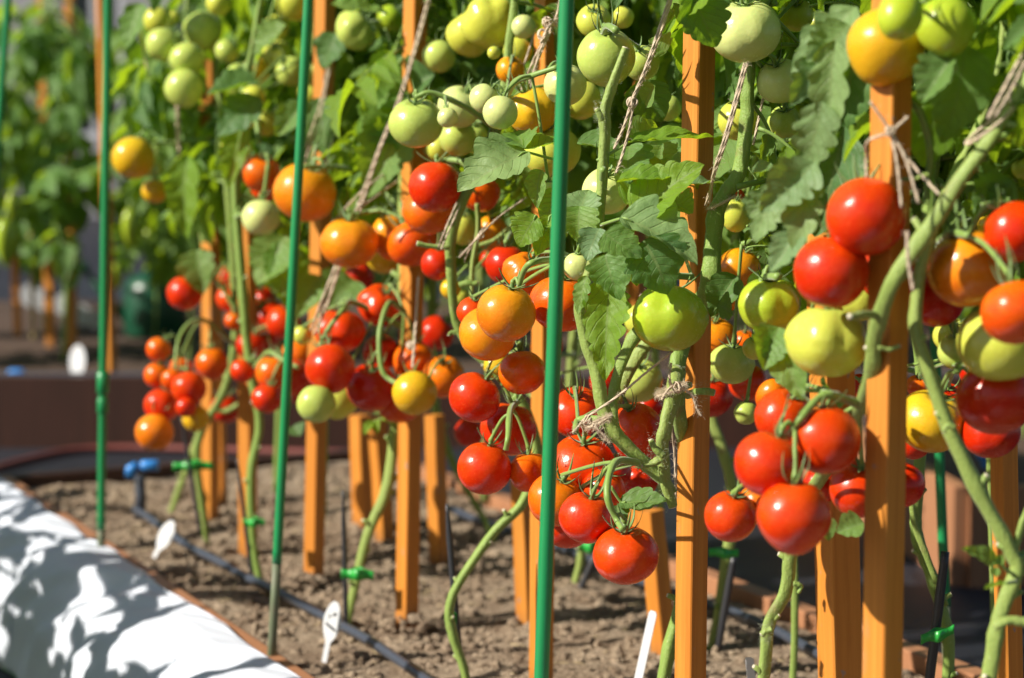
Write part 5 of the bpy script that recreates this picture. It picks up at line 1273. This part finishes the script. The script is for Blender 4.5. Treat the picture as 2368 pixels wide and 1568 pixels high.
# green peppers hanging at the far left
def pepper(x, y, Y, rp, label):
    c = P(x, y, Y); r = rp*PX(Y); vs = []; fs = []
    for i in range(17):
        u = i/16; k = math.sin(math.pi*min(1, u*.93+.05))**.6*(1-.25*u)
        for j in range(20):
            a = 2*math.pi*j/20; q = k*(1+.10*math.cos(3*a)); vs.append(Vector((r*.7*q*math.cos(a), r*.7*q*math.sin(a), r*(1.35-2.7*u))) + c)
    for i in range(16):
        for j in range(20): fs.append((i*20+j, (i+1)*20+j, (i+1)*20+(j+1) % 20, i*20+(j+1) % 20))
    m = MB(); m.add(vs, fs); o = m.build('green_pepper', TM['L'], origin=c); m = MB(); m.tube([c+Vector((0,0,r*1.28)), c+Vector((.003,0,r*1.9))], r*.12, 8); s = m.build('stalk', M['stalk'], None, origin=c); s.parent = o; s.location = (0,0,0)
    tag(o, label, 'pepper', 'blurred green fruit on the back bed')
for a in [(14, 560, 6.9, 40, 'long bright green fruit cut by the left edge'), (28, 480, 7.0, 24, 'small green fruit above the long one at the left edge'), (302, 528, 7.4, 34, 'green fruit under the bright yellow tomato, far back'), (345, 560, 7.6, 24, 'small green fruit right of the one under the bright yellow tomato'), (270, 640, 7.6, 22, 'small green fruit right beside the second green pole')]: pepper(*a)
# watering can, barrel, building
c = G(362, 778); root = empty('watering_can', c); tag(root, 'large dark green watering can on the back bed, behind the single red tomato', 'watering can')
m = MB(); n = 28; prof = [(.0, .0), (.115, .0), (.125, .02), (.125, .19), (.10, .235), (.06, .25), (0, .25)]; vs = []; fs = []
for r, z in prof:
    for j in range(n): a = 2*math.pi*j/n; vs.append(c + Vector((r*math.cos(a), r*math.sin(a), z)))
for i in range(len(prof)-1):
    for j in range(n): fs.append((i*n+j, i*n+(j+1) % n, (i+1)*n+(j+1) % n, (i+1)*n+j))
m.add(vs, fs); m.build('tank', M['dkgreen'], root)
m = MB(); m.tube([c + Vector((-.11,0,.06)), c + Vector((-.20,0,.16)), c + Vector((-.27,0,.26))], [.022,.015,.012], 10); m.build('spout', M['dkgreen'], root)
m = MB(); m.tube([c + Vector((-.27,0,.26)), c + Vector((-.29,0,.275))], [.014,.035], 12); m.build('rose', M['dkgreen'], root)
m = MB(); m.tube(smooth_path([c + Vector((.12,0,.05)), c + Vector((.20,0,.14)), c + Vector((.15,0,.27)), c + Vector((.0,0,.30)), c + Vector((-.05,0,.245))], 6), .010, 8); m.build('handle', M['dkgreen'], root)
c = Vector((-2.15, 14.5, -.22)); root = empty('rain_barrel', c); tag(root, 'turquoise barrel glimpsed behind the lowest green tomato of the upper left truss', 'barrel')
m = MB(); prof = [(.0, 0), (.27, 0), (.31, .3), (.33, .6), (.31, 1.0), (.28, 1.28)]; vs = []; fs = []
for r, z in prof:
    for j in range(n): a = 2*math.pi*j/n; vs.append(c + Vector((r*math.cos(a), r*math.sin(a), z)))
for i in range(len(prof)-1):
    for j in range(n): fs.append((i*n+j, i*n+(j+1) % n, (i+1)*n+(j+1) % n, (i+1)*n+j))
m.add(vs, fs); m.build('drum', M['teal'], root); m = MB(); m.tube([c+Vector((0,0,1.28)), c+Vector((0,0,1.31))], .30, 28); m.build('lid', M['teal'], root)
root = empty('outbuilding', (0, 22, -.22)); tag(root, 'pale grey rendered building with dark windows far behind the beds', 'building')
m = MB(); wins = [(-4.5, -3.9), (-3.35, -2.75), (.2, 1.4), (3.4, 4.6)]; xs = [-14] + [q for w_ in wins for q in w_] + [14]
for i in range(0, len(xs), 2): m.box(((xs[i]+xs[i+1])/2, 22, 1.6), (xs[i+1]-xs[i], .3, 3.6))
for a, b in wins: m.box(((a+b)/2, 22, .20), (b-a, .3, .8)); m.box(((a+b)/2, 22, 2.9), (b-a, .3, 1.0))
m.build('wall', M['wall'], root, smooth=False)
m = MB(); m.box((0, 21.9, 3.5), (28.6, .9, .14)); m.build('roof_edge', M['board'], root, smooth=False)
for a, b in wins:
    m = MB(); w_ = b-a
    for x in (a+.03, b-.03, (a+b)/2): m.box((x, 21.93, 1.5), (.05, .08, 1.8))
    for z in (.63, 2.37): m.box(((a+b)/2, 21.94, z), (w_, .08, .05))
    f = m.build('window', M['white'], root, smooth=False); m = MB(); m.box(((a+b)/2, 22.02, 1.5), (w_, .02, 1.8)); g = m.build('pane', M['dark_glass'], None, smooth=False, origin=root.location); g.parent = f; g.location = (0,0,0)
# trees between the beds and the building, beyond the right and middle
def tree(x, y, h, seed, label):
    root = empty('garden_tree', (x, y, -.22)); tag(root, label, 'tree', 'shrubby trees behind the beds'); rr = random.Random(seed); b = Vector((x, y, -.22)); m = MB()
    m.tube(smooth_path([b, b + Vector((.05,0,.9)), b + Vector((-.05,.05,h*.9))], 5), lerp_list([.09,.03], 11), 8)
    for k in range(6):
        a = rr.random()*6.28; z = rr.uniform(.25,.8)*h; e = b + Vector((math.cos(a)*h*.3, math.sin(a)*h*.3, z+.3)); m.tube([b+Vector((0,0,z*.7)), (b+Vector((0,0,z)))*.5 + e*.5, e], [.03,.02,.01], 6)
    m.build('trunk', M['bark'], root); v, f, uv = [], [], []
    for k in range(1500):
        d = Vector((rr.gauss(0,1), rr.gauss(0,1), rr.gauss(0,1))).normalized()*rr.uniform(.35,1)**.5; nn = 1 + .35*noise.noise(d*2.2 + Vector((seed,0,0)))
        p = b + Vector((d.x*h*.36*nn, d.y*h*.36*nn, h*.56 + d.z*h*.48*nn)); s = rr.uniform(.05,.11)
        y_ = Vector((rr.uniform(-1,1), rr.uniform(-1,1), rr.uniform(-1,.3))).normalized(); leaflet(v, f, uv, s*1.4, s, frame(p, y_, Vector((rr.uniform(-1,1), rr.uniform(-1,1), 1))), rr, 3, 1, 1)
    me = mesh_uv('crown', v, f, uv, [M['leaf_dark' if seed % 2 else 'leaf']]); o = bpy.data.objects.new('crown', me); col.objects.link(o); o.parent = root; 
    me.transform(Matrix.Translation(-root.location))
for i, (x, y, h) in enumerate([(-.6, 13, 2.7), (.7, 12.4, 3.0), (2.0, 12.8, 2.8), (3.2, 12.2, 3.0), (-1.7, 16.5, 2.3), (.1, 11.4, 2.5), (1.35, 11.5, 2.6), (2.6, 11.3, 2.6)]):
    tree(x, y, h, 40+i, ['dark shrubby tree behind the middle of the garden', 'dark shrubby tree behind the amber tomatoes', 'dark shrubby tree behind the tall middle stake', 'dark shrubby tree at the far right behind everything', 'shrubby tree standing farthest back, near the pale building', 'nearer shrubby tree behind the bowed stem and orange tomatoes', 'nearer shrubby tree behind the two middle stakes', 'nearer shrubby tree behind the thickest stake'][i])
print('OBJECTS', len(bpy.data.objects))
